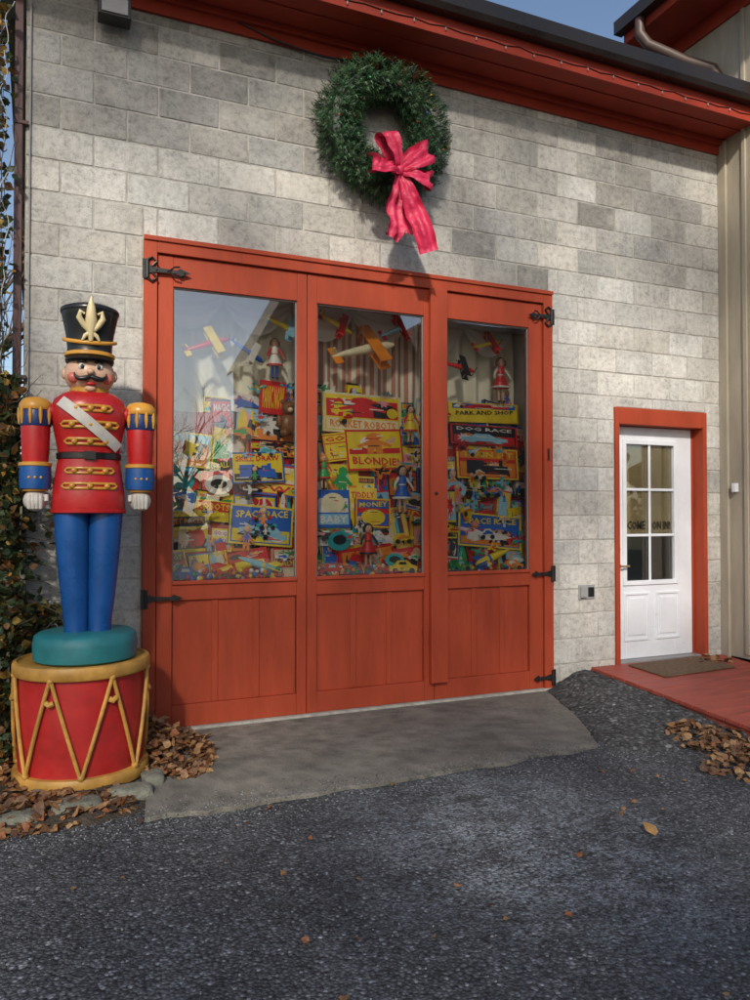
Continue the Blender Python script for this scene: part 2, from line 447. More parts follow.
# ------------------------------------------------------------------ white entry door
ed=empty('entry_door')
mb=MB()
mb.box(3.93,3.972,-.02,.2,.14,2.39);mb.box(4.94,4.985,-.02,.2,.14,2.39);mb.box(3.972,4.94,-.02,.2,2.245,2.39)
mb.box(3.972,3.99,.13,.2,.14,2.245);mb.box(4.918,4.94,.10,.2,.14,2.245)
mb.build('door_casing',[RED],parent=ed,bevel=.003)
mb=MB()
sx0,sx1,sz0,sz1=3.995,4.912,.175,2.24
lx0,lx1,lz0,lz1=4.135,4.70,.86,2.09
mb.box(sx0,lx0,.10,.145,sz0,sz1);mb.box(lx1,sx1,.10,.145,sz0,sz1);mb.box(lx0,lx1,.10,.145,sz0,lz0);mb.box(lx0,lx1,.10,.145,lz1,sz1)
fr=.035
for q in ((lx0-fr,lx0+.006,lz0-fr,lz1+fr),(lx1-.006,lx1+fr,lz0-fr,lz1+fr),(lx0+.006,lx1-.006,lz0-fr,lz0+.006),(lx0+.006,lx1-.006,lz1-.006,lz1+fr)):
    mb.box(q[0],q[1],.086,.101,q[2],q[3])
cx=(lx0+lx1)/2
mb.box(cx-.012,cx+.012,.100,.112,lz0,lz1)
for i in (1,2):
    z=lz0+(lz1-lz0)*i/3;mb.box(lx0,lx1,.1005,.1115,z-.012,z+.012)
for a,b in ((4.11,4.40),(4.47,4.76)):
    for q in ((a,a+.022,.33,.76),(b-.022,b,.33,.76),(a+.022,b-.022,.33,.352),(a+.022,b-.022,.738,.76)): mb.box(q[0],q[1],.090,.1005,q[2],q[3])
    mb.box(a+.05,b-.05,.092,.1005,.38,.71)
mb.build('door_slab',[WHITE],parent=ed,bevel=.004)
mb=MB();mb.box(lx0,lx1,.118,.121,lz0,lz1);mb.build('door_glass',[GLASS2],parent=ed)
mb=MB();mb.box(lx0,lx1,.124,.126,1.285,lz1,0);mb.box(lx0,lx1,.124,.126,lz0,1.284,1);mb.build('paper_blind',[flatpaint('tan_blind',(.48,.38,.19),.9),flatpaint('dark_room_shade',(.02,.018,.016),.7)],parent=ed)  # lower sheet: shade of the unlit room put in as dark colour
mb=MB();mb.box(3.97,4.94,.02,.21,.12,.172);mb.build('door_sill',[GREYM],parent=ed,bevel=.004)
mb=MB();mb.tube([(4.045,.1,1.0),(4.045,.05,1.0)],.012);mb.tube([(4.045,.05,1.0),(4.13,.045,1.0)],.009);mb.sph((4.045,.095,1.15),(.028,.012,.028))
mb.lathe([(.03,0),(.03,.01)],M=Matrix.Translation((4.045,.10,1.0))@Matrix.Rotation(R(90),4,'X'))
mb.build('door_handle',[flatpaint('brass',(.25,.17,.08),.3)],parent=ed,smooth=40)

_tc={}
def text_geo(sx):
    if sx in _tc: return _tc[sx]
    cu=bpy.data.curves.new('t','FONT');cu.body=sx;cu.resolution_u=1;cu.offset=.022
    ob=bpy.data.objects.new('t',cu);COL.objects.link(ob);bpy.context.view_layer.update()
    dg=bpy.context.evaluated_depsgraph_get();oe=ob.evaluated_get(dg);me=oe.to_mesh()
    vs=[v.co.copy() for v in me.vertices];fs=[tuple(p.vertices) for p in me.polygons]
    oe.to_mesh_clear();bpy.data.objects.remove(ob);bpy.data.curves.remove(cu)
    x0=min(v.x for v in vs);x1=max(v.x for v in vs);y0=min(v.y for v in vs);y1=max(v.y for v in vs)
    out=([((v.x-x0)/(x1-x0),(v.y-y0)/(y1-y0)) for v in vs],fs,(x1-x0)/(y1-y0))
    _tc[sx]=out;return out
def put_text(mb,s,x0,x1,z0,z1,y,mat,M=None,arc=0):
    vs,fs,asp=text_geo(s)
    mb.add([(x0+(x1-x0)*a,y,z0+(z1-z0)*(b+arc*(a-.5))) for a,b in vs],fs,mat,(1,1,1),M)
mb=MB()
put_text(mb,'COME',4.17,4.375,1.32,1.40,.116,0);put_text(mb,'ON IN!',4.46,4.67,1.32,1.40,.116,0);mb.build('welcome_lettering',[flatpaint('black_vinyl',(.01,.01,.01),.6)],parent=ed)

# ------------------------------------------------------------------ annex
an=empty('sided_annex_building')
mb=MB()
x=5.19
mb.box(x,x+4,-.75,3,-.05,6.2,0)
for i in range(3):
    y=-.28-.24*i; mb.box(x-.02,x-.0005,y-.02,y+.02,.2,6.15,0)
mb.box(x-.03,x-.0008,-.09,-.002,.1,4.93,0)
for i in range(10): mb.box(x+.1+.4*i,x+.14+.4*i,-.77,-.7505,.2,6.15,0)
mb.build('siding_walls',[BEIGE],parent=an,bevel=.003)
mb=MB()
mb.box(4.72,9.6,-1.2,.72,6.2,6.225,0);mb.box(4.70,4.72,-1.2,.72,6.18,6.38,0);mb.box(4.72,9.6,-1.22,-1.2,6.18,6.38,0);mb.box(4.72,9.6,.72,.74,6.18,6.38,0)
mb.box(5.165,5.188,-.75,.70,6.05,6.197,0)
mb.build('annex_eave_trim',[REDT],parent=an,bevel=.003)
mb=MB()
mb.box(4.6,4.698,-1.22,.75,6.27,6.40,0)
mb.add([(4.62,-1.25,6.41),(9.7,-1.25,6.41),(9.7,.78,6.41),(4.62,.78,6.41),(7.2,-1.25,7.6),(7.2,.78,7.6)],[(0,4,5,3),(4,1,2,5),(0,1,4),(3,5,2),(0,3,2,1)],1)
mb.build('annex_roof',[GUTTER,ROOFM],parent=an)
mb=MB()
mb.tube([(4.66,.45,6.3),(4.66,.45,6.12),(4.72,.40,6.0),(4.95,.15,5.75),(5.1,-.02,5.62),(5.14,-.06,5.5),(5.14,-.06,5.15)],.05,0,10)
mb.build('annex_downspout',[flatpaint('brown_metal',(.07,.042,.034),.5)],parent=an,smooth=60)
mb=MB();mb.box(5.14,5.187,-.19,-.15,1.66,1.74);mb.build('doorbell',[WHITE],parent=an,bevel=.004)
mb=MB();mb.box(5.19,5.6,-.78,0,-.05,.16);mb.build('annex_base',[CONC],parent=an)

mb=MB()
nb=14;bw=.138
for i in range(nb):
    y1=-.012-i*bw;y0=y1-bw+.007
    x1=5.15 if y1>-.75 else 6.4
    z1,z0=ramptop(y1),ramptop(y0)
    mb.add([(3.66,y0,z0-.03),(x1,y0,z0-.03),(x1,y1,z1-.03),(3.66,y1,z1-.03),(3.66,y0,z0),(x1,y0,z0),(x1,y1,z1),(3.66,y1,z1)],[(0,3,2,1),(4,5,6,7),(0,1,5,4),(1,2,6,5),(2,3,7,6),(3,0,4,7)])
yE=-.012-nb*bw
mb.add([(3.675,yE,-.02),(3.70,yE,-.02),(3.70,-.02,-.02),(3.675,-.02,-.02),(3.675,yE,ramptop(yE)-.032),(3.70,yE,ramptop(yE)-.032),(3.70,-.02,ramptop(-.02)-.032),(3.675,-.02,ramptop(-.02)-.032)],[(0,3,2,1),(4,5,6,7),(0,1,5,4),(1,2,6,5),(2,3,7,6),(3,0,4,7)])
mb.build('wooden_deck_ramp',[DECK],bevel=.004)
mb=MB();M=Matrix.Translation((4.42,-.26,.152))@Matrix.Rotation(R(3.4),4,'X')@Matrix.Rotation(R(4),4,'Z')
mb.box(-.42,.42,-.2,.2,0,.014,0,M=M);mb.build('doormat',[MAT],bevel=.005)

mb=MB()
X=3.62;Z=.80
mb.box(X-.085,X+.085,-.012,-.001,Z-.06,Z+.06,0);mb.box(X-.07,X-.01,-.03,-.013,Z-.045,Z+.045,0);mb.box(X+.01,X+.07,-.022,-.013,Z-.04,Z+.04,1)
mb.build('outlet_box',[GREYM,BLACKM],bevel=.004)
mb=MB()
X=-.20;Z=4.70
mb.box(X-.05,X+.05,-.05,-.002,Z-.02,Z+.08,0);mb.box(X-.10,X+.10,-.17,-.052,Z-.06,Z+.07,0);mb.box(X-.08,X+.08,-.178,-.171,Z-.045,Z+.055,1)
mb.build('flood_light',[BLACKM,GREYM],bevel=.006)

# ------------------------------------------------------------------ wreath + bow
mb=MB()
WC=Vector((1.69,-.13,4.30));WR=.37
for i in range(2600):
    a=random.uniform(0,2*math.pi);b=random.uniform(0,2*math.pi)
    rr=.135*random.uniform(.35,1)**.5*(1+.35*mnoise.noise(Vector((math.cos(a)*4,math.sin(a)*4,b))))
    er=Vector((math.cos(a),0,math.sin(a)));et=Vector((-math.sin(a),0,math.cos(a)))
    nrm=er*math.cos(b)+Vector((0,-1,0))*math.sin(b)
    if nrm.y>.5: nrm.y*=.2
    p=WC+er*WR+nrm*rr
    if p.y>-.01: p.y=-.01-random.random()*.03
    d=(nrm+et*random.uniform(-.9,.9)+Vector((random.uniform(-.4,.4),random.uniform(-.5,.1),random.uniform(-.4,.4)))).normalized()
    L=random.uniform(.035,.08)
    t=random.choice([.6,.9,1.2,1.6]);tint=(.022*t,.068*t,.022*t) if random.random()<.8 else (.05*t,.09*t,.03*t)
    u=d.orthogonal().normalized();w=d.cross(u)
    for k in range(12):
        s=(k+1)/12;q=p+d*L*s;ang=k*2.4
        o=(u*math.cos(ang)+w*math.sin(ang));tip=q+(o*.8+d*.6)*.030
        if tip.y>-.003: tip.y=-.003
        side=d.cross(o).normalized()*.003
        mb.add([q-side,q+side,tip+side*.3,tip-side*.3],[(0,1,2,3)],0,tint)
BALLC=[(.7,.05,.03),(.1,.2,.7),(.8,.5,.05),(.05,.4,.1)]
for i in range(30):
    a=random.uniform(0,6.28);b=random.uniform(.3,2.8)
    er=Vector((math.cos(a),0,math.sin(a)));p=WC+er*WR+(er*math.cos(b)+Vector((0,-1,0))*math.sin(b))*.15
    mb.sph(p,.008,0,8,6,tint=random.choice(BALLC))
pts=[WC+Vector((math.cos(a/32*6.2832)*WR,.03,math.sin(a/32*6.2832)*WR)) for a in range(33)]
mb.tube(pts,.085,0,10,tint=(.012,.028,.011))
mb.tube([WC+Vector((.02,.1,WR+.03)),WC+Vector((.025,.11,WR+.22))],.005,0,6,tint=(.02,.02,.02))
mb.build('christmas_wreath',[NEEDLE])
def bowmat():
    m,nt,b=nm('bow_ribbon');co=coord(nt)
    c=mix(nt,noise(nt,co,9,2),(.46,.008,.05),(.68,.035,.11));nt.links.new(c,b.inputs['Base Color'])
    b.inputs['Roughness'].default_value=.5
    bump(nt,b,noise(nt,co,20,3),.6,.015)
    return m
mb=MB()
BC=Vector((1.72,-.31,3.92))
def ribbon(cent,widths,wdir,ncross=9,crumple=.02):
    cent=[Vector(c) for c in cent];vs=[];fs=[];P=[];W=[]
    for i in range(len(cent)-1):
        p0=cent[max(i-1,0)];p1=cent[i];p2=cent[i+1];p3=cent[min(i+2,len(cent)-1)]
        for k in range(8):
            t=k/8
            P.append(.5*((2*p1)+(-p0+p2)*t+(2*p0-5*p1+4*p2-p3)*t*t+(-p0+3*p1-3*p2+p3)*t**3));W.append(widths[i]*(1-t)+widths[i+1]*t)
    P.append(cent[-1]);W.append(widths[-1])
    for i,p in enumerate(P):
        d=(P[min(i+1,len(P)-1)]-P[max(i-1,0)]).normalized()
        wd=(Vector(wdir)-d*Vector(wdir).dot(d)).normalized()
        nn=d.cross(wd)
        for k in range(ncross):
            s=(k/(ncross-1)-.5)
            q=p+wd*W[i]*s+nn*(crumple*mnoise.noise(Vector((i*.25,s*4,p.x*20)))+.014*math.cos(s*11)*(W[i]/.13))
            vs.append(BC+q)
    for i in range(len(P)-1):
        for k in range(ncross-1):
            a=i*ncross+k;fs.append((a,a+1,a+ncross+1,a+ncross))
    mb.add(vs,fs)
ribbon([(0,0,0),(-.08,-.02,.13),(-.13,-.05,.22),(-.10,-.10,.20),(-.03,-.08,.06),(0,-.03,0)],[.05,.12,.16,.15,.10,.04],(1,.3,.5))
ribbon([(0,0,0),(.09,-.02,.10),(.20,-.05,.16),(.19,-.10,.12),(.08,-.09,.04),(0,-.03,0)],[.05,.13,.17,.16,.10,.04],(-.3,.3,1))
ribbon([(0,0,0),(-.10,-.02,.03),(-.21,-.05,.01),(-.19,-.10,-.03),(-.07,-.09,-.02),(0,-.03,0)],[.05,.11,.14,.13,.09,.04],(0,.4,1))
ribbon([(0,0,0),(.09,-.02,-.01),(.22,-.05,-.04),(.20,-.10,-.07),(.08,-.09,-.03),(0,-.03,0)],[.05,.11,.14,.13,.09,.04],(0,.4,1))
ribbon([(0,-.02,0),(-.02,-.05,-.14),(-.05,-.03,-.28),(-.04,-.06,-.42),(-.07,-.04,-.50)],[.05,.11,.14,.14,.13],(1,.3,0))
ribbon([(0,-.03,0),(.05,-.06,-.14),(.11,-.05,-.28),(.16,-.08,-.42),(.22,-.06,-.57)],[.05,.11,.15,.15,.14],(1,-.3,.2))
ribbon([(0,-.01,0),(.02,-.03,-.15),(.03,.0,-.3),(.06,-.03,-.45)],[.05,.11,.12,.12],(1,.1,-.1))
mb.sph(BC+Vector((0,-.04,0)),(.035,.035,.045),0,12,8)
mb.build('red_bow',[bowmat()],smooth=180)
mb=MB()
mb.tube([(.62,-.03,4.9),(.9,-.035,4.83),(1.25,-.035,4.80),(1.5,-.035,4.83),(1.72,-.035,4.93)],.007,0,6)
mb.tube([(1.72,-.035,4.93),(1.73,-.04,4.8),(1.715,-.05,4.6)],.006,0,6)
mb.build('hanging_cable',[BLACKM])
mb=MB()
pts=[]
for i in range(49):
    x=-1.0+6.1*i/48;pts.append((x,-.41,5.0-.02*abs(math.sin(i*1.3))))
mb.tube([(p[0],-.424,p[2]) for p in pts],.0035,0,5)
for i in range(24):
    p=pts[i*2];mb.sph((p[0],-.43,p[2]-.02),(.006,.006,.014),1,6,5)
mb.build('string_lights',[BLACKM,GREYM])

# ------------------------------------------------------------------ nutcracker soldier + drum
def gloss(name,col,rough=.28,dirt=.3):
    return paint(name,col,rough,.25,4,.12,25,dirt=dirt,dirtcol=tuple(c*.35+.01 for c in col),bdist=.004)
SR=gloss('statue_red',(.50,.017,.018));SB=gloss('statue_blue',(.010,.085,.30));SY=gloss('statue_gold',(.62,.30,.04));SK=gloss('statue_black',(.012,.012,.014));SW=gloss('statue_white',(.62,.59,.53),.4);SF=gloss('statue_skin',(.64,.40,.27),.35,.15);ST=gloss('statue_teal',(.02,.19,.21),.45,.5);SP=gloss('statue_cheek',(.60,.15,.10),.35);SN=gloss('statue_navy',(.015,.04,.16))
mats=[SR,SB,SY,SK,SW,SF,ST,SP,SN]
sx,sy=-.352,-.61
drx=-.378
mb=MB()
mb.lathe([(.330,.07),(.336,.3),(.330,.60)],(drx,sy,0),0,64)
mb.lathe([(.340,0.0),(.358,.008),(.362,.03),(.362,.06),(.354,.075),(.33,.078)],(drx,sy,0),1,64)
mb.lathe([(.33,.585),(.356,.588),(.364,.60),(.364,.64),(.357,.655),(.34,.658),(.335,.645),(.1,.645)],(drx,sy,0),1,64)
K=7;r=.350
for i in range(K):
    a0=(i-.30)/K*2*math.pi;a1=a0+math.pi/K;a2=a0+2*math.pi/K
    def P(a,z,rr=r): return (drx+rr*math.cos(a),sy+rr*math.sin(a),z)
    mb.tube([P(a0+(a1-a0)*q,.60+(.07-.60)*q) for q in (0,.2,.4,.6,.8,1)],.0105,1,8)
    mb.tube([P(a1+(a2-a1)*q,.07+(.53)*q,r+.004) for q in (0,.2,.4,.6,.8,1)],.0105,1,8)
    mb.sph(P(a0,.592),.019,1,10,8);mb.sph(P(a1,.085),.019,1,10,8)
    am=a0
    mb.tube([P(am-.055,.48,r+.004),P(am+.0,.47,r+.012),P(am+.055,.48,r+.004)],.015,1,8)
DR=paint('drum_red',(.46,.018,.016),.45,.35,3,.15,25,dirt=.55,dirtcol=(.18,.025,.02));DY=paint('drum_gold',(.56,.30,.06),.5,.35,5,.2,30,dirt=.6,dirtcol=(.24,.10,.03))
mb.build('toy_drum_pedestal',[DR,DY],smooth=40)

mb=MB()
mb.lathe([(.255,.647),(.276,.66),(.279,.74),(.270,.785),(.25,.80),(.05,.803)],(sx-.01,sy,0),6,56)
BP=[(.10,1.46),(.190,1.47),(.198,1.50),(.192,1.58),(.176,1.70),(.164,1.775),(.168,1.83),(.186,1.92),(.203,2.0),(.203,2.06),(.185,2.105),(.14,2.14),(.085,2.16)]
def surfr(z):
    for (r0,z0),(r1,z1) in zip(BP,BP[1:]):
        if z0<=z<=z1: return r0+(r1-r0)*(z-z0)/(z1-z0)
    return .1
SYF=.72
mb.lathe(BP,(sx,sy,0),0,56,sy=SYF)
def onb(dx,z,off=0.0):
    r=surfr(z)+off;q=max(0,1-(dx/r)**2)
    return (sx+dx,sy-SYF*r*math.sqrt(q)-off*.3,z)
for s in (-1,1):
    prof=[]
    for k in range(13):
        z=.79+(1.50-.79)*k/12;t=k/12
        rr=.060+.034*t+.006*math.sin(t*math.pi)
        if k==0: rr+=.006
        prof.append((rr,z,s*(.060+.034*t)))
    vs=[];fs=[];n=28
    for rr,z,cx_ in prof:
        for i in range(n):
            a=2*math.pi*i/n;vs.append((sx+cx_+rr*math.cos(a),sy+rr*1.05*math.sin(a),z))
    for j in range(12):
        for i in range(n):
            a=j*n+i;b=j*n+(i+1)%n;fs.append((a,b,b+n,a+n))
    mb.add(vs,fs,1)
mb.lathe([(.166,1.765),(.174,1.77),(.174,1.80),(.166,1.805)],(sx,sy,0),3,48,sy=SYF)
mb.box(sx-.03,sx+.03,sy-.142,sy-.122,1.762,1.808,3)
mb.lathe([(.193,1.462),(.203,1.468),(.204,1.480),(.195,1.486)],(sx,sy,0),0,48,sy=SYF)
for z,w in ((2.045,.10),(1.955,.135),(1.862,.115)):
    for zz in (z+.014,z-.014):
        mb.tube([onb(w*q,zz,.004) for q in (-1,-.75,-.5,-.25,0,.25,.5,.75,1)],.0085,2,8)
    for q in (-1,1): mb.tube([onb(w*q,z+.014,.004),onb(w*q+q*.014,z,.004),onb(w*q,z-.014,.004)],.0085,2,8)
    for q in (-.7,0,.7): mb.sph(onb(w*q,z,.012),(.017,.012,.017),2,12,8)
for z,w in ((1.70,.115),(1.615,.13)):
    for zz in (z+.013,z-.013):
        mb.tube([onb(w*q,zz,.004) for q in (-1,-.75,-.5,-.25,0,.25,.5,.75,1)],.008,2,8)
    for q in (-1,1): mb.tube([onb(w*q,z+.013,.004),onb(w*q+q*.012,z,.004),onb(w*q,z-.013,.004)],.008,2,8)
    for q in (-.7,0,.7): mb.sph(onb(w*q,z,.012),(.016,.012,.016),2,12,8)
L=16;vs=[];fs=[]
for i in range(L+1):
    t=i/L;cxx=-.155+.31*t;cz=2.085-.255*t
    nx,nz=.63*.03,.77*.03
    for k,(s2,of) in enumerate(((-1,.002),(-1,.012),(1,.012),(1,.002))):
        p=onb(cxx+nx*s2,cz+nz*s2,of);vs.append((p[0],p[1]-of*.9,p[2]))
for i in range(L):
    for k in range(3): a=i*4+k;fs.append((a,a+4,a+5,a+1))
mb.add(vs,fs,4)
mb.lathe([(.088,2.125),(.104,2.13),(.106,2.165),(.09,2.175)],(sx,sy,0),2,40,sy=.95)
mb.lathe([(.085,2.12),(.088,2.19)],(sx,sy,0),0,32)
for s in (-1,1):
    ax=sx+s*.278
    mb.lathe([(.064,1.72),(.072,1.80),(.076,1.92),(.073,2.02),(.05,2.07),(.01,2.08)],(ax,sy,0),0,32)
    mb.sph((sx+s*.2,sy,2.03),(.075,.06,.05),0,16,10)
    mb.lathe([(.06,1.592),(.080,1.60),(.084,1.66),(.081,1.725),(.07,1.733)],(ax,sy,0),1,32)
    mb.lathe([(.081,1.722),(.086,1.726),(.086,1.742),(.07,1.748)],(ax,sy,0),2,32)
    mb.lathe([(.04,1.585),(.066,1.587),(.068,1.6)],(ax,sy,0),2,24)
    for k in range(3): mb.sph((ax+(k-1)*.03,sy-.084+abs(k-1)*.006,1.66),(.008,.006,.008),2,8,6)
    mb.lathe([(.078,1.945),(.082,1.955),(.080,2.03),(.07,2.05)],(ax,sy,0),8,32)
    mb.lathe([(.084,2.035),(.089,2.045),(.085,2.07),(.064,2.098),(.03,2.108),(.005,2.11)],(ax,sy,0),2,32)
    for k in range(10):
        a=k/10*6.2832;px_,py_=ax+.084*math.cos(a),sy+.084*math.sin(a)
        mb.tube([(px_,py_,2.045),(px_,py_,2.0),(px_,py_,1.955)],[.009,.011,.004],2,8)
    mb.sph((ax,sy-.005,1.535),(.062,.064,.060),4,24,16)
    for k in range(4): mb.tube([(ax-.030+.020*k,sy-.056,1.565),(ax-.030+.020*k,sy-.061,1.53),(ax-.028+.019*k,sy-.046,1.492)],.011,4,8)
    mb.tube([(ax-s*.056,sy-.035,1.565),(ax-s*.058,sy-.045,1.53)],[.015,.012],4,8)
HZ=2.25
mb.sph((sx,sy,HZ),(.136,.128,.118),5,36,24)
for s in (-1,1):
    mb.sph((sx+s*.134,sy+.0,HZ),(.016,.026,.032),5,12,10)
    mb.sph((sx+s*.084,sy-.080,HZ-.030),(.036,.026,.032),7,16,10)
    mb.sph((sx+s*.045,sy-.114,HZ+.028),(.020,.012,.020),4,14,10)
    mb.sph((sx+s*.043,sy-.124,HZ+.026),(.010,.006,.013),3,10,8)
    mb.tube([(sx+s*.02,sy-.122,HZ+.052),(sx+s*.045,sy-.120,HZ+.060),(sx+s*.072,sy-.108,HZ+.050)],[.004,.007,.003],3,8)
    mb.tube([(sx+s*.004,sy-.134,HZ-.028),(sx+s*.03,sy-.136,HZ-.040),(sx+s*.06,sy-.128,HZ-.042),(sx+s*.082,sy-.120,HZ-.024),(sx+s*.084,sy-.116,HZ-.006)],[.011,.016,.013,.007,.003],3,10)
mb.sph((sx,sy-.135,HZ-.002),(.021,.024,.019),5,16,10)
mb.sph((sx,sy-.118,HZ-.066),(.028,.014,.010),0,14,8)
mb.sph((sx,sy-.10,HZ-.09),(.03,.02,.018),5,14,8)
mb.sph((sx,sy+.03,HZ+.01),(.140,.115,.10),3,28,16)
mb.lathe([(.128,2.315),(.132,2.33),(.124,2.345),(.120,2.40),(.130,2.48),(.146,2.56),(.155,2.60),(.155,2.618),(.148,2.625),(.10,2.645),(.02,2.652)],(sx,sy,0),3,48)
mb.lathe([(.130,2.345),(.136,2.35),(.136,2.366),(.126,2.372)],(sx,sy,0),2,48)
mb.lathe([(.1565,2.596),(.1585,2.60),(.1585,2.615),(.152,2.622)],(sx,sy,0),3,48)
vs=[];fs=[];n=20
for i in range(n+1):
    a=math.pi+math.pi*i/n
    c,s_=math.cos(a),math.sin(a)
    w=abs(s_)**.8
    vs+= [(sx+.128*c,sy+.128*s_,2.342),(sx+(.128+.02*w)*c,sy+(.128+.042*w)*s_,2.332-.006*w),(sx+(.126+.02*w)*c,sy+(.126+.042*w)*s_,2.322-.006*w),(sx+.126*c,sy+.126*s_,2.328)]
for i in range(n):
    for k in range(4): a=i*4+k;b=i*4+(k+1)%4;fs.append((a,a+4,b+4,b))
mb.add(vs,fs,3)
def hatp(a,z,off=.008):
    r=.12+(z-2.40)*.175+off
    return (sx+r*math.cos(a),sy+r*math.sin(a),z)
mb.tube([hatp(math.pi+math.pi*i/16,2.445-.035*math.sin(math.pi*i/16),.010) for i in range(17)],.011,2,8)
def hy(z): return sy-(.12+(z-2.40)*.19)-.012
for pts,rd in ( ([(0,2.42),(0,2.47),(0,2.53),(0,2.60),(0,2.655)],[.012,.02,.032,.022,.004]),
                ([(0,2.46),(-.036,2.50),(-.062,2.54),(-.055,2.575),(-.034,2.56)],[.01,.017,.017,.012,.008]),
                ([(0,2.46),(.036,2.50),(.062,2.54),(.055,2.575),(.034,2.56)],[.01,.017,.017,.012,.008]),
                ([(0,2.47),(-.03,2.445),(-.045,2.42)],[.012,.012,.005]),([(0,2.47),(.03,2.445),(.045,2.42)],[.012,.012,.005])):
    mb.tube([(sx+p[0],hy(p[1]),p[1]) for p in pts],rd,9,10)
mats.append(gloss('statue_cream_gold',(.70,.58,.33),.35,.15))
mb.build('nutcracker_soldier_statue',mats,smooth=45)

# ------------------------------------------------------------------ window display
PAL={'red':(.72,.022,.02),'yel':(.92,.70,.03),'blu':(.02,.14,.60),'whi':(.87,.85,.79),'blk':(.02,.02,.025),'ora':(.88,.28,.02),'grn':(.03,.38,.09),'tea':(.03,.46,.50),'sky':(.32,.66,.86),'crm':(.87,.79,.52),'pnk':(.84,.35,.40),'brn':(.27,.12,.05),'skn':(.80,.50,.33)}
PK=list(PAL);PM=[flatpaint('print_'+k,PAL[k]) for k in PK]
ID={k:i for i,k in enumerate(PK)}
SIL={
'rocket':[(.0,.35),(.15,.3),(.1,.1),(.3,.28),(.7,.3),(1,.5),(.7,.68),(.3,.7),(.1,.9),(.15,.68),(0,.62)],
'car':[(0,.2),(.12,.2),(.16,.05),(.28,.05),(.32,.2),(.66,.2),(.7,.05),(.82,.05),(.86,.2),(1,.22),(.98,.5),(.75,.55),(.6,.9),(.3,.9),(.18,.55),(0,.5)],
'train':[(0,.15),(.9,.15),(1,.0),(1,.2),(.95,.65),(.85,.65),(.85,1),(.75,1),(.75,.65),(.4,.65),(.4,.95),(.0,.95)],
'plane':[(0,.45),(.35,.42),(.3,.05),(.45,.05),(.6,.42),(.9,.4),(1,.5),(.9,.6),(.6,.58),(.45,.95),(.3,.95),(.35,.58),(.1,.6),(.05,.8),(0,.8)],
'star':[(.5+.5*math.cos(a*math.pi/8)*(1 if a%2==0 else .5),.5+.5*math.sin(a*math.pi/8)*(1 if a%2==0 else .5)) for a in range(16)],
'disc':[(.5+.5*math.cos(a*math.pi/10),.5+.5*math.sin(a*math.pi/10)) for a in range(20)],
'boy':[(.3,0),(.45,0),(.5,.3),(.55,0),(.7,0),(.68,.4),(.9,.3),(.95,.4),(.66,.62),(.62,.66),(.7,.75),(.68,.92),(.5,1),(.32,.92),(.3,.75),(.38,.66),(.34,.62),(.05,.4),(.1,.3),(.32,.4)],
}
def silpts(k,fl=False,ang=0):
    pts=[]
    for p in SIL[k]:
        u,v=(1-p[0] if fl else p[0])-.5,p[1]-.5
        pts.append((.5+u*math.cos(ang)-v*math.sin(ang),.5+u*math.sin(ang)+v*math.cos(ang)))
    if fl: pts.reverse()
    return pts
LT=['TRAIN SET','SPACE RACE','SKILL DRAW','ROBOTS','FAMOUS FACES','SPEEDWAY','BINGO','MONEY','DRIVE-IN','JET RACER','CIRCUS','TOY TOWN','MARBLES','FARM SET','GO GO','BASEBALL','ZOOM','RADIO','PUZZLE','TIDDLY','COWBOY','MAGIC','STAR PILOT','FLASH','ACTION','POW!','FUN','JACKS']
def game_box(title,x,y,z,w,h,dep=.05,yaw=0,roll=0,bg='yel',band='red',tx='yel',art=None,ac='blu',fr=None,layout=0):
    M=Matrix.Translation((x,y,z))@Matrix.Rotation(yaw,4,'Z')@Matrix.Rotation(roll,4,'Y')@Matrix.Rotation(R(-7),4,'X')
    mb=MB();mb.box(-w/2,w/2,0,dep,0,h,ID[bg],M=M)
    def rect(a,b,c,d,y_,m): mb.flat([(-w/2+w*a,h*c),(-w/2+w*b,h*c),(-w/2+w*b,h*d),(-w/2+w*a,h*d)],y_,ID[m],M)
    if fr:
        rect(.0,1,0,.05,-.001,fr);rect(0,1,.95,1,-.001,fr);rect(0,.03,.05,.95,-.001,fr);rect(.97,1,.05,.95,-.001,fr)
    b0,b1=((.66,.92),(.08,.36),(.36,.66),(.1,.9),(.3,.3))[layout]
    if band!=bg and layout<4: rect(.05,.95,b0,b1,-.0015,band)
    arc=random.choice([0,0,.5,-.4])
    if layout<3:
        a0,a1=((.08,.62),(.40,.92),(.70,.95))[layout]
    if layout==4: a0,a1=.05,.95
    if layout!=3:
        cs=random.sample(PK[:11],4)
        rect(.05,.95,a0,a0+(a1-a0)*random.uniform(.25,1),-.0012,cs[0])
        nq=random.randint(5,10)
        for q in range(nq):
            sx_=random.choice(list(SIL));ww=random.uniform(.12,.45);hh=(a1-a0)*random.uniform(.35,.95);ox=random.uniform(.05,.95-ww);oz=random.uniform(a0,a1-hh)
            pts=silpts(sx_,random.random()<.5,random.uniform(-.5,.5))
            mb.flat([(-w/2+w*min(.98,max(.02,(ox+ww*p[0]))),h*min(.98,max(.02,(oz+hh*p[1])))) for p in pts],-.0018-.0002*q,ID[random.choice(cs+[ac,'red','yel','whi','blk','skn'])],M)
        if art:
            pts=SIL[art];mb.flat([(-w/2+w*(.15+.7*p[0]),h*(a0+(a1-a0)*p[1])) for p in pts],-.0040,ID[ac],M)
        for q in range(4):
            ox=random.uniform(.07,.6);zz=random.uniform(a0,a1-.08)
            rect(ox,ox+random.uniform(.1,.3),zz,zz+.025,-.0044,random.choice(['blk','whi','red']))
    if title and layout<4: put_text(mb,title,-w/2+w*.09,w/2-w*.09,h*(b0+.04),h*(b1-.04),-.005,ID[tx],M,arc if arc and layout<3 else 0)
    mb.build('toy_box',PM)
mb=MB()
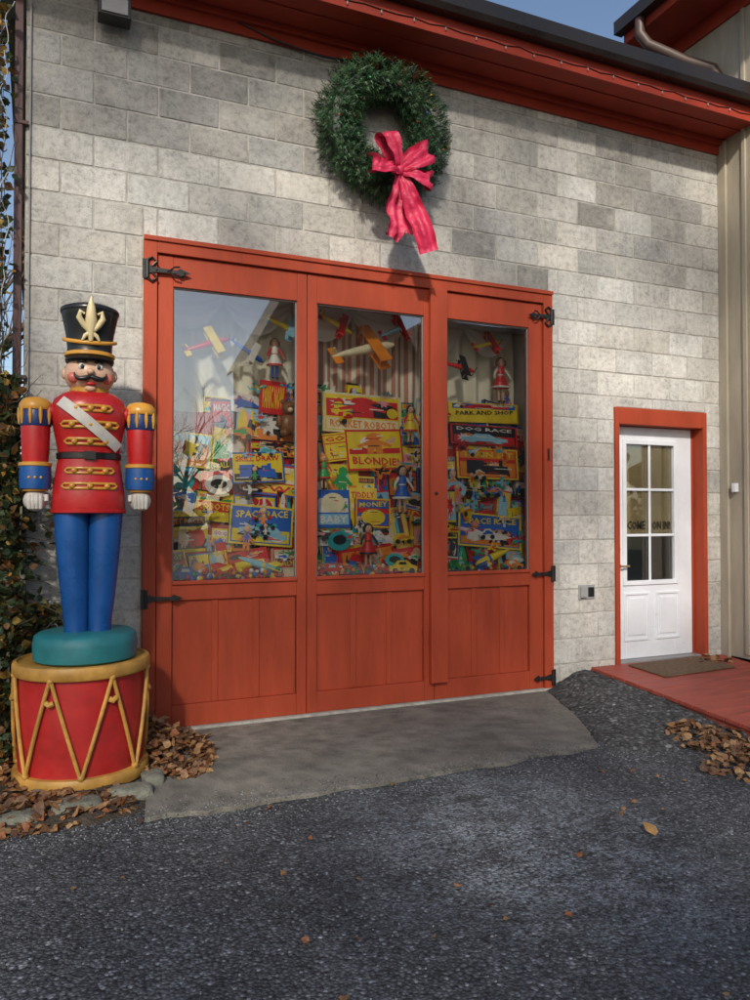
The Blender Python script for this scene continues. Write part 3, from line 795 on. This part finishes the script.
mb.box(.02,3.23,.06,.54,.6,.985,0)
NR=7;PITCH=.205
YB,YS=.165,.045
for i in range(NR-1):
    mb.box(.02,3.23,YB+.06+YS*i,.54,.986+PITCH*i,.985+PITCH*(i+1),0)
mb.build('display_steps',[flatpaint('display_cloth',(.45,.05,.04),.9)])
rnd=random.choice
sch=[('yel','red','yel'),('yel','blu','yel'),('red','yel','red'),('blu','yel','blu'),('whi','red','whi'),('crm','red','yel'),('ora','blk','yel'),('yel','blk','ora'),('sky','red','yel'),('red','blk','yel'),('tea','yel','red'),('grn','yel','red'),('yel','whi','red'),('blk','yel','blk'),('red','red','whi'),('yel','yel','red')]
for r in range(NR):
    x=.08
    zb=.987+PITCH*r; yb=YB+YS*r
    while x<3.15:
        kind=random.random()
        if kind<.25: w,h=random.uniform(.10,.16),random.uniform(.24,.36)
        elif kind<.45: w,h=random.uniform(.34,.5),random.uniform(.2,.26)
        elif kind<.7: w,h=random.uniform(.12,.2),random.uniform(.12,.2)
        else: w,h=random.uniform(.2,.3),random.uniform(.2,.3)
        if r>=5 and x<.42: x+=w;continue
        if r==6: h*=random.uniform(.5,.95)
        s=rnd(sch)
        game_box(rnd(LT),x+w/2,yb,zb,w*.98,h,.04,R(random.uniform(-12,12)),R(random.gauss(0,6)),s[0],s[1],s[2],rnd(list(SIL)) if random.random()<.4 else None,rnd(PK[:9]),rnd([None,None,'red','blu','yel','blk']),random.choice([0,0,1,2,4,4,4]))
        x+=w
def wp(x,z,y):
    k=1+y/5.17
    return -.52+(x+.52)*k,1.46+(z-1.46)*k,k
def gbw(title,x0,x1,z0,z1,roll,bg,band,tx,art,ac,fr,layout):
    y=YB-.055+YS*((z0-.987)/PITCH)
    X,Z,k=wp((x0+x1)/2,z0,y)
    game_box(title,X,y,Z,(x1-x0)*k,(z1-z0)*k,.03,0,R(roll),bg,band,tx,art,ac,fr,layout)
gbw('PANIC NOW',.79,.98,2.17,2.41,4,'red','red','yel',None,'yel',None,3)
gbw('SKILL DRAW',.60,.98,1.68,1.90,-3,'yel','yel','red','train','blu','blu',0)
gbw('SPACE RACE',.57,1.03,1.24,1.52,5,'blu','blu','yel','rocket','sky','yel',0)
gbw('ROCKET ROBOTS',1.26,1.90,2.06,2.36,1,'yel','crm','ora','boy','red','crm',1)
gbw('GO',1.29,1.48,1.85,2.06,-8,'red','yel','red','star','yel','yel',0)
gbw('BLONDIE!',1.46,1.92,1.79,2.10,-3,'yel','yel','red','boy','ora','red',1)
gbw('MONEY',1.52,1.80,1.36,1.58,3,'red','blu','yel','disc','yel','yel',0)
gbw('BABY',1.22,1.48,1.36,1.64,0,'blu','sky','whi','disc','crm','blu',1)
gbw('FAMOUS FACES',1.24,1.5,1.23,1.34,0,'whi','whi','blu',None,'red',None,2)
gbw('PARK AND SHOP',2.31,2.96,2.19,2.35,-1,'yel','yel','blk','car','red','yel',2)
gbw('DOG RACE',2.32,2.94,2.01,2.17,1,'blk','blk','whi','car','sky','red',0)
gbw('TRAIN SET',2.38,2.95,1.74,1.99,1,'red','ora','yel','train','blk','yel',0)
gbw('SPACE RACE',2.38,2.97,1.19,1.46,5,'blu','blu','yel','rocket','whi','yel',0)
gbw('COMIC',2.28,2.38,1.25,1.66,0,'yel','blk','yel','star','red','blk',1)
for i in range(95):
    x=random.uniform(.3,3.1);z=random.uniform(1.02,2.4)
    if z>2.1 and x<.5: continue
    y=YB-.075+YS*((z-.987)/PITCH)
    k=rnd(['rocket','car','plane','boy','star','disc','boy','plane','car']);S_=random.uniform(.10,.22);asp=.45 if k in('rocket','car') else (1.5 if k=='boy' else .7)
    c1,c2=random.sample(['red','yel','blu','whi','ora','grn','sky','blk','pnk','tea'],2)
    mb=MB();M=Matrix.Translation((x,y,z))@Matrix.Rotation(R(random.uniform(-20,20)),4,'Z')
    if k=='boy': S_*=.6
    pts=silpts(k,random.random()<.5,random.uniform(-.6,.6) if k!='boy' else random.uniform(-.2,.2))
    mb.poly([(p[0]*S_-S_/2,p[1]*S_*asp) for p in pts],0,.008,ID[c1],M)
    mb.flat([((p[0]*.6+.2)*S_-S_/2,(p[1]*.5+.3)*S_*asp) for p in pts],-.001,ID[c2],M)
    if k=='boy': mb.sph((0,-.003,S_*asp*.84),(S_*.2,.01,S_*.2),ID['skn'],10,6,M)
    if k=='car':
        for q in (-.28,.27): mb.lathe([(S_*.1,-.006),(S_*.1,.012)],n=12,mat=ID['blk'],M=M@Matrix.Translation((q*S_,0,S_*.05))@Matrix.Rotation(R(90),4,'X'))
    mb.build('tin_toy',PM)
def rocket(x,y,z,L,rot,c1,c2):
    mb=MB();M=Matrix.Translation((x,y,z))@Matrix.Rotation(rot,4,'Y')
    mb.lathe([(.02*L,0),(.08*L,.08*L),(.1*L,.4*L),(.08*L,.7*L),(.03*L,.95*L),(.004,L)],(0,0,0),ID[c1],16,M=M)
    mb.lathe([(.103*L,.36*L),(.104*L,.42*L)],(0,0,0),ID[c2],16,M=M)
    for k in range(4):
        Mk=M@Matrix.Rotation(k*math.pi/2,4,'Z');mb.poly([(.07*L,.05*L),(.2*L,-.05*L),(.2*L,.12*L),(.09*L,.3*L)],-.004,.004,ID[c2],Mk)
    mb.build('toy_rocket',PM,smooth=40)
rocket(.5,.11,1.04,.36,R(75),'yel','red');rocket(.95,.10,1.05,.3,R(-70),'sky','yel');rocket(2.6,.10,1.05,.34,R(70),'yel','blu')
def toycar(x,y,z,L,yaw,c1,c2):
    mb=MB();M=Matrix.Translation((x,y,z))@Matrix.Rotation(yaw,4,'Z')@Matrix.Scale(L,4)
    mb.poly([(-.5,.1),(.5,.1),(.5,.26),(.3,.32),(.15,.46),(-.2,.46),(-.34,.3),(-.5,.28)],-.2,.2,ID[c1],M)
    mb.poly([(-.17,.32),(.13,.32),(.08,.42),(-.14,.42)],-.205,-.2005,ID[c2],M)
    for xx in (-.3,.3):
        for yy in (-.21,.17):
            mb.lathe([(.03,-.02),(.1,-.02),(.1,.03),(.03,.03)],(0,0,0),ID['blk'],16,M=M@Matrix.Translation((xx,yy,.1))@Matrix.Rotation(R(90),4,'X'))
    mb.build('toy_car',PM,smooth=35,bevel=.002)
for a in [(1.36,.11,1.0,.2,.1,'red','sky'),(1.95,.11,1.0,.22,-.2,'yel','blk'),(2.45,.11,1.0,.2,.2,'grn','sky'),(.3,.11,1.0,.2,0,'blu','whi'),(2.95,.11,1.0,.18,-.3,'ora','whi')]: toycar(*a)
def doll(x,y,z,H,dress,hair,trim,legs='skn'):
    x,z,k=wp(x,z,y);H*=k
    mb=MB();M=Matrix.Translation((x,y,z))@Matrix.Scale(H,4)
    mb.sph((0,0,.86),(.085,.08,.1),ID['skn'],16,12,M);mb.sph((0,.02,.88),(.1,.085,.105),ID[hair],16,10,M)
    for s in (-1,1):
        mb.sph((s*.032,-.076,.87),.012,ID['blk'],6,5,M)
        mb.tube([(s*.08,0,.72),(s*.17,-.03,.6),(s*.2,-.08,.5)],[.032,.026,.02],ID[trim],8,M);mb.sph((s*.205,-.09,.48),.024,ID['skn'],8,6,M)
        mb.tube([(s*.05,0,.36),(s*.055,0,.18),(s*.055,0,.03)],[.036,.03,.022],ID[legs],8,M);mb.sph((s*.055,-.03,.02),(.03,.055,.022),ID['blk'],8,6,M)
        mb.sph((s*.1,.0,.84),(.03,.04,.07),ID[hair],8,8,M)
    mb.sph((0,-.08,.82),(.02,.008,.008),ID['red'],6,5,M)
    mb.lathe([(.19,.3),(.2,.32),(.13,.46),(.07,.58),(.09,.7),(.06,.76),(.03,.78)],(0,0,0),ID[dress],20,.8,M)
    mb.lathe([(.2,.305),(.205,.33),(.19,.345)],(0,0,0),ID[trim],20,.8,M);mb.lathe([(.072,.57),(.074,.6)],(0,0,0),ID[trim],16,.8,M)
    mb.build('doll',PM,smooth=50)
doll(1.90,.11,1.46,.38,'blu','blk','whi');doll(2.78,.36,2.36,.38,'red','brn','whi');doll(.90,.36,2.42,.30,'whi','brn','red','blu');doll(1.62,.08,1.06,.34,'red','blk','blk')
doll(1.27,.18,1.64,.26,'grn','ora','red');doll(1.97,.22,2.0,.3,'yel','blk','red')
mb=MB();by=.30;bx,bz,_=wp(1.0,2.1,by)
mb.sph((bx,by,bz),(.07,.055,.085),11);mb.sph((bx,by-.01,bz+.12),.055,11)
for s in (-1,1):
    mb.sph((bx+s*.04,by,bz+.17),.02,11,10,8);mb.sph((bx+s*.075,by-.02,bz+.02),(.025,.025,.05),11,10,8);mb.sph((bx+s*.045,by-.05,bz-.07),(.03,.05,.03),11,10,8);mb.sph((bx+s*.018,by-.062,bz+.13),.006,4,6,5)
mb.sph((bx,by-.055,bz+.105),(.022,.02,.018),9,10,8)
mb.build('teddy_bear',PM,smooth=60)
def plane(x,y,z,S,rot,c1,c2,pitch=25):
    x,z,k=wp(x,z,y)
    mb=MB();M=Matrix.Translation((x,y,z))@Matrix.Rotation(R(rot),4,'Y')@Matrix.Rotation(R(pitch),4,'X')@Matrix.Scale(S,4)
    mb.tube([(-.5,0,0),(-.3,0,.01),(.1,0,.02),(.4,0,.0),(.5,0,0)],[.02,.045,.07,.06,.02],ID[c1],12,M)
    for zz in (-.05,.1): mb.box(.08,.26,-.4,.4,zz,zz+.012,ID[c2],M=M)
    for yy in (-.35,-.12,.12,.35): mb.tube([(.1,yy,-.05),(.1,yy,.1)],.006,ID['whi'],6,M)
    mb.box(-.5,-.38,-.17,.17,0,.012,ID[c2],M=M);mb.poly([(-.5,0),(-.38,0),(-.46,.16),(-.5,.16)],-.006,.006,ID[c1],M)
    mb.box(.5,.515,-.012,.012,-.14,.14,ID['brn'],M=M)
    mb.tube([(x,y,z+.1*S),(x,y,3.2)],.0015,ID['whi'],4)
    mb.build('toy_airplane',PM,smooth=40)
plane(1.58,.23,2.68,.54,-15,'crm','ora',50);plane(.97,.22,2.80,.30,20,'yel','sky',55);plane(2.38,.2,2.62,.32,10,'red','blk',50);plane(1.85,.26,2.86,.3,-25,'sky','red',60);plane(1.36,.26,2.86,.3,25,'yel','red',60);plane(.42,.2,2.62,.34,-20,'red','yel',55);plane(2.65,.26,2.82,.28,-15,'yel','red',55);plane(.7,.26,2.60,.28,30,'blu','whi',55)
mb=MB()
for i in range(300):
    c=random.choice(['red','red','whi','grn','yel','ora','blu']);xx=random.choice([random.uniform(1.2,1.75),random.uniform(1.25,3.0),random.uniform(.3,1.0)])
    mb.sph((xx,random.uniform(.065,.14),1.0+random.random()*.07),random.uniform(.012,.02),ID[c],8,6)
mb.build('candy_pile',PM,smooth=60)
def curtain(x0,x1,z0,z1,y,amp,freq,mat,name):
    mb=MB();nx=int((x1-x0)*90);nz=14;vs=[];fs=[]
    for j in range(nz+1):
        for i in range(nx+1):
            x=x0+(x1-x0)*i/nx;z=z0+(z1-z0)*j/nz
            vs.append((x+.01*mnoise.noise(Vector((x*3,z*2,0))),y+amp*math.sin(x*freq+1.5*mnoise.noise(Vector((x*2,z*.6,1))))+.01*mnoise.noise(Vector((x*9,z*2,3))),z))
    for j in range(nz):
        for i in range(nx):
            a=j*(nx+1)+i;fs.append((a,a+1,a+nx+2,a+nx+1))
    mb.add(vs,fs);return mb.build(name,[mat],smooth=180)
def fabric(name,col):
    m,nt,b=nm(name);b.inputs['Base Color'].default_value=(*col,1);b.inputs['Roughness'].default_value=.9;return m
CUR=fabric('cream_curtain',(.86,.84,.68));VAL=fabric('white_sheer',(.88,.88,.84))
STR,nt,b=nm('striped_curtain')
w=N(nt,'ShaderNodeTexWave',wave_type='BANDS',bands_direction='X');w.inputs['Scale'].default_value=5;nt.links.new(coord(nt),w.inputs['Vector'])
nt.links.new(mix(nt,ramp(nt,w.outputs['Fac'],[(.45,0),(.55,1)]),(.88,.83,.70),(.58,.28,.19)),b.inputs['Base Color']);b.inputs['Roughness'].default_value=.9
curtain(.03,1.30,.99,3.18,.50,.025,42,CUR,'curtain')
curtain(1.30,2.28,.99,3.18,.49,.02,42,STR,'curtain')
curtain(2.28,3.22,.99,3.18,.50,.025,42,CUR,'curtain')
mb=MB()
for (a,b) in ((.1,.62),(.62,1.14),(1.16,1.66),(1.66,2.15),(2.2,2.68),(2.68,3.16)):
    n=22;k=12;vs=[];fs=[]
    for j in range(k+1):
        for i in range(n+1):
            t=i/n;s=j/k;x=a+(b-a)*t
            z=3.14-.10*s-(.22*s)*math.sin(math.pi*t)**.8
            y=.42-.05*math.sin(math.pi*t)*math.sin(math.pi*s)+.012*math.sin(s*22)
            vs.append((x,y,z))
    for j in range(k):
        for i in range(n):
            q=j*(n+1)+i;fs.append((q,q+1,q+n+2,q+n+1))
    mb.add(vs,fs)
mb.build('swag_valance',[VAL],smooth=180)

# ------------------------------------------------------------------ vegetation
def leafcard(mb,p,size,tint,up=None):
    d=Vector((random.gauss(0,1),random.gauss(0,1),random.gauss(0,.6 if up is None else .35))).normalized()
    nrm=Vector((random.gauss(0,1),random.gauss(0,1)-.6,random.gauss(0,1)+.4)) if up is None else Vector(up)+Vector((random.gauss(0,.5),random.gauss(0,.5),0))
    w=d.cross(nrm)
    if w.length<1e-4: return
    w.normalize();nrm=w.cross(d).normalized()
    if nrm.z<0: nrm=-nrm
    c=random.uniform(-.25,.35)
    V=[p+(w*a+d*b+nrm*e*.6)*size for a,b,e in [(0,0,0),(.30,.12,c),(.46,.42,c),(.26,.68,c*.6),(0,1,0),(-.26,.68,c*.6),(-.46,.42,c),(-.30,.12,c)]]
    V.append(p+(d*.45)*size)
    mb.add(V,[(8,i,(i+1)%8) for i in range(8)],0,tint)
GR=[(.03,.055,.018),(.045,.07,.02),(.02,.04,.014),(.07,.08,.02)]
AU=[(.34,.18,.03),(.26,.11,.03),(.16,.08,.03),(.38,.24,.05)]
mb=MB()
for i in range(5600):
    q=random.random()
    if q<.07:
        z=random.uniform(2,4.6);x=-.86+random.gauss(0,.03);y=-.08+random.gauss(0,.05)
    elif q<.30:
        z=random.uniform(1.5,2.3);x=-.84+random.gauss(0,.06);y=-.12+random.gauss(0,.08)
    else:
        z=random.uniform(.02,1.75);x=-.86+random.gauss(0,.13)+.10*mnoise.noise(Vector((z*3,1,0)));y=-.25+random.gauss(0,.2)
        if random.random()<.15: x=random.uniform(-.75,-.5);y=-.05-random.random()*.08;z=random.uniform(.0,.9)
    if y>-.01 and x>-.8: y=-.02-random.random()*.05
    if (x-sx)**2+(y-sy)**2<(.17 if z<.75 else .15): continue
    leafcard(mb,Vector((x,y,z)),random.uniform(.03,.07),random.choice(GR if random.random()<.74 else AU))
mb.build('climbing_ivy',[LEAF])
mb=MB()
for i in range(18):
    x,y,z=-.86+random.gauss(0,.07),-.10+random.gauss(0,.1),0;pts=[];H=random.uniform(1.4,4.6)
    while z<H:
        pts.append((x,y,z));z+=.12;x+=random.gauss(0,.018);y+=random.gauss(0,.018);x+=(-.86-x)*.08
    mb.tube(pts,[.006*(1-.7*i2/len(pts)) for i2 in range(len(pts))],0,5)
for i in range(60):
    z=random.uniform(.1,2.2);p=Vector((-.8,-.2,z));d=Vector((random.gauss(0,.6),random.gauss(-.3,.5),random.gauss(.3,.5))).normalized();pts=[p]
    for k in range(5): p=p+d*.09+Vector((random.gauss(0,.02),random.gauss(0,.02),random.gauss(0,.02)));pts.append(p)
    mb.tube(pts,[.004,.0035,.003,.0025,.002,.001],0,4)
pts=[(-.82+.07*mnoise.noise(Vector((i*.16,0,0))),-.16+.08*mnoise.noise(Vector((i*.16,7,0))),.3+i*.032) for i in range(135)]
mb.tube(pts,.0025,1,5)
mb.build('ivy_vine_stems',[BARK,flatpaint('white_wire',(.5,.5,.48),.5)])
def tree(name,base,H,seed,levels=4,lean=0,spread=.55,r0=.16):
    rs=random.Random(seed);mb=MB()
    def br(p,d,L,r,lv):
        pts=[p];rad=[r];q=p;n=5
        for k in range(n):
            d=(d+Vector((rs.gauss(0,.1),rs.gauss(0,.1),rs.gauss(.04,.06)))).normalized();q=q+d*L/n;pts.append(q);rad.append(r*(1-.55*(k+1)/n))
        mb.tube(pts,rad,0,6 if lv>2 else 3)
        if lv>0:
            for k in range(rs.randint(4,6)):
                t=rs.uniform(.3,1);i=min(n-1,int(t*n));b0=pts[i].lerp(pts[i+1],t*n-i)
                nd=(d+Vector((rs.gauss(0,spread),rs.gauss(0,spread),rs.gauss(.1,spread*.6)))).normalized()
                br(b0,nd,L*rs.uniform(.5,.7),rad[i]*.55,lv-1)
    br(Vector(base),Vector((lean,0,1)),H*.5,r0,levels)
    return mb.build(name,[BARK],smooth=60)
tree('bare_tree',(-2.6,6,0),8,3);tree('bare_tree',(-5.0,12,0),10,5)
tree('bare_tree',(2.3,-21,0),6,7);tree('bare_tree',(4.0,-27,0),8,8)
mb=MB()
for i in range(2200):
    x=random.uniform(-9,-1.6);y=random.uniform(7,10);h=2.2+.6*mnoise.noise(Vector((x*.7,0,0)))
    leafcard(mb,Vector((x,y,random.random()*h)),random.uniform(.15,.3),random.choice(GR+AU[:2]))
mb.build('distant_hedge',[LEAF])
mb=MB()
for i in range(4000):
    a=random.uniform(0,6.283);r=random.uniform(60,75);h=6+3*mnoise.noise(Vector((a*6,0,0)))
    leafcard(mb,Vector((r*math.cos(a),r*math.sin(a),random.random()*h)),random.uniform(1,2.2),random.choice([(.12,.095,.06),(.10,.095,.05),(.16,.13,.08)]))
mb.build('distant_tree_line',[LEAF])
mb=MB()
LB=[(.20,.095,.045),(.25,.13,.055),(.13,.065,.03),(.30,.165,.065),(.10,.052,.028),(.33,.2,.09),(.23,.085,.03)]
def heap(cx,cy,rx,ry,n,h,zf):
    for i in range(n):
        a=random.uniform(0,6.283);r=random.random()**.6
        x=cx+rx*r*math.cos(a);y=cy+ry*r*math.sin(a)
        if y>-.05: y=-.05-random.random()*.1
        if (x-drx)**2+(y-sy)**2<.14: continue
        if zf is mound and x>3.64: continue
        z=max(zf(x,y),0)+.006+h*(1-r)*random.random()
        leafcard(mb,Vector((x,y,z)),random.uniform(.03,.065),random.choice(LB),up=(0,0,1))
flat0=lambda x,y:.02
heap(.12,-.5,.26,.5,750,.16,flat0)
heap(.02,-.3,.2,.28,400,.24,flat0)
heap(-.6,-1.15,.5,.25,420,.06,bed)
heap(-.9,-.5,.5,.7,700,.08,bed)
heap(3.38,-1.62,.28,.38,380,.06,mound)
heap(3.25,-2.0,.40,.25,200,.03,lambda x,y:.003)
heap(4.85,-.16,.25,.12,50,.02,lambda x,y:ramptop(y)+.002)
for i in range(60):
    x=random.uniform(-1,3.6);y=random.uniform(-4,-1.2)
    leafcard(mb,Vector((x,y,drive(x,y)+.012)),random.uniform(.02,.04),random.choice(LB),up=(0,0,1))
leafcard(mb,Vector((2.05,-2.45,.012)),.10,(.5,.27,.09),up=(0,0,1))
mb.build('fallen_leaves',[DRYLEAF])
def rock(x,y,z,sx_,sy_,sz_,seed):
    mb=MB();mb.sph((0,0,0),1,0,14,10)
    o=[]
    for v in mb.v:
        q=Vector(v);q=Vector([math.copysign(abs(c)**.55,c) for c in q])
        q*=1+.18*mnoise.noise(q*1.3+Vector((seed,0,0)));o.append((x+q.x*sx_,y+q.y*sy_,z+q.z*sz_))
    mb.v=o;mb.build('edging_stone',[MOSS],smooth=50)
rock(-.16,-1.10,.02,.11,.07,.045,1);rock(-.42,-1.18,.02,.12,.08,.04,2);rock(-.03,-.94,.02,.06,.08,.045,3);rock(-.68,-1.22,.015,.11,.07,.035,4)

# ------------------------------------------------------------------ neighbour barn (seen mirrored in the glass)
nh=empty('neighbour_barn')
NX0,NX1,NY0,NY1,NH=5.6,12.0,-23,-20,7.0
mb=MB();mb.box(NX0,NX1,NY0,NY1,-.1,NH,0)
NC=(NX0+NX1)/2;PK_=12.6
mb.add([(NX0,NY1,NH),(NX1,NY1,NH),(NC,NY1,PK_),(NX0,NY0,NH),(NX1,NY0,NH),(NC,NY0,PK_)],[(0,1,2),(3,5,4)],0)
mb.box(NX1,20,-23,-20.2,-.1,8.6,0)
mb.build('barn_walls',[paint('barn_wood',(.10,.07,.055),.8,.4,3,.4,20,(6,6,.3))],parent=nh)
mb=MB();e=.2
for s,xe in ((-1,NX0),(1,NX1)):
    mb.add([(NC,NY1+e,PK_+.15),(NC,NY0-e,PK_+.15),(xe+s*e,NY0-e,NH-.2),(xe+s*e,NY1+e,NH-.2),(NC,NY1+e,PK_+.02),(NC,NY0-e,PK_+.02),(xe+s*e,NY0-e,NH-.33),(xe+s*e,NY1+e,NH-.33)],[(0,1,2,3),(7,6,5,4),(0,3,7,4),(1,5,6,2),(2,6,7,3)],0)
mb.box(NX1+.3,20.3,-23.3,-19.9,8.61,8.8,0)
mb.build('barn_roof',[ROOFM],parent=nh)
mb=MB()
for zz in (1.2,4.4):
    for xx in (6.4,10.4,14.2,16.2): mb.box(xx,xx+.9,NY1+.002,NY1+.05,zz,zz+1.3,0)
mb.build('barn_openings',[DARK],parent=nh,bevel=.01)

# ------------------------------------------------------------------ light, sky, camera
S=Vector((-.34,-.72,.50)).normalized()
mb=MB()
rs=random.Random(4)
O=Vector((2.2,-1.4,2.2));TC=O+S*17  # unseen tree added towards the sun to dapple wall and ground
for i in range(1050):
    d=Vector((rs.gauss(0,1),rs.gauss(0,1),rs.gauss(0,1))).normalized()*(rs.random()**.4)
    p=TC+Vector((d.x*5.2,d.y*4.0,d.z*4.6))
    if mnoise.noise(p*.5)<-.12: continue
    t=p.y/S.y;q=p-S*t
    if ((q.x-4.05)/.95)**2+((q.z-2.75)/.62)**2<1: continue  # gap shaped in the crown so a sun patch reaches the wall
    leafcard(mb,p,rs.uniform(.35,.6),rs.choice(GR+AU))
base=Vector((TC.x,TC.y,0))
mb.tube([base,base+Vector((.1,0,3)),base+Vector((0,.1,6)),TC+Vector((0,0,2))],[.32,.26,.2,.06],0,10,tint=(.08,.06,.045))
for k in range(14):
    a=k*2.4;z0=4+k*.4
    mb.tube([base+Vector((0,0,z0)),base+Vector((math.cos(a)*1.6,math.sin(a)*1.4,z0+1.2)),base+Vector((math.cos(a)*3.6,math.sin(a)*2.8,z0+2.2))],[.1,.07,.02],0,6,tint=(.08,.06,.045))
mb.build('added_shade_tree',[LEAF])
el=math.asin(S.z);rot=math.atan2(S.x,S.y)
w=bpy.data.worlds.new('World');sc.world=w;w.use_nodes=True
nt=w.node_tree;bg=nt.nodes['Background']
sky=nt.nodes.new('ShaderNodeTexSky');sky.sky_type='NISHITA';sky.sun_disc=False;sky.sun_elevation=el;sky.sun_rotation=rot;sky.air_density=1.0;sky.dust_density=1.5;sky.ozone_density=1.0
nt.links.new(sky.outputs[0],bg.inputs[0]);bg.inputs[1].default_value=.15
sl=bpy.data.lights.new('sun','SUN');sl.energy=4.9;sl.angle=R(3);sl.color=(1,.92,.80)
so=bpy.data.objects.new('sun',sl);COL.objects.link(so);so.rotation_euler=(-S).to_track_quat('-Z','Y').to_euler();so.location=(0,-10,20)
cam=bpy.data.cameras.new('camera');co=bpy.data.objects.new('camera',cam);COL.objects.link(co);sc.camera=co
cam.sensor_fit='HORIZONTAL';cam.sensor_width=36;cam.lens=36;cam.clip_end=2000;cam.clip_start=.05
co.location=(-.52,-5.17,1.46)
co.rotation_euler=(R(90+1.07),0,R(-23))
sc.view_settings.view_transform='Standard';sc.view_settings.look='None';sc.view_settings.exposure=0
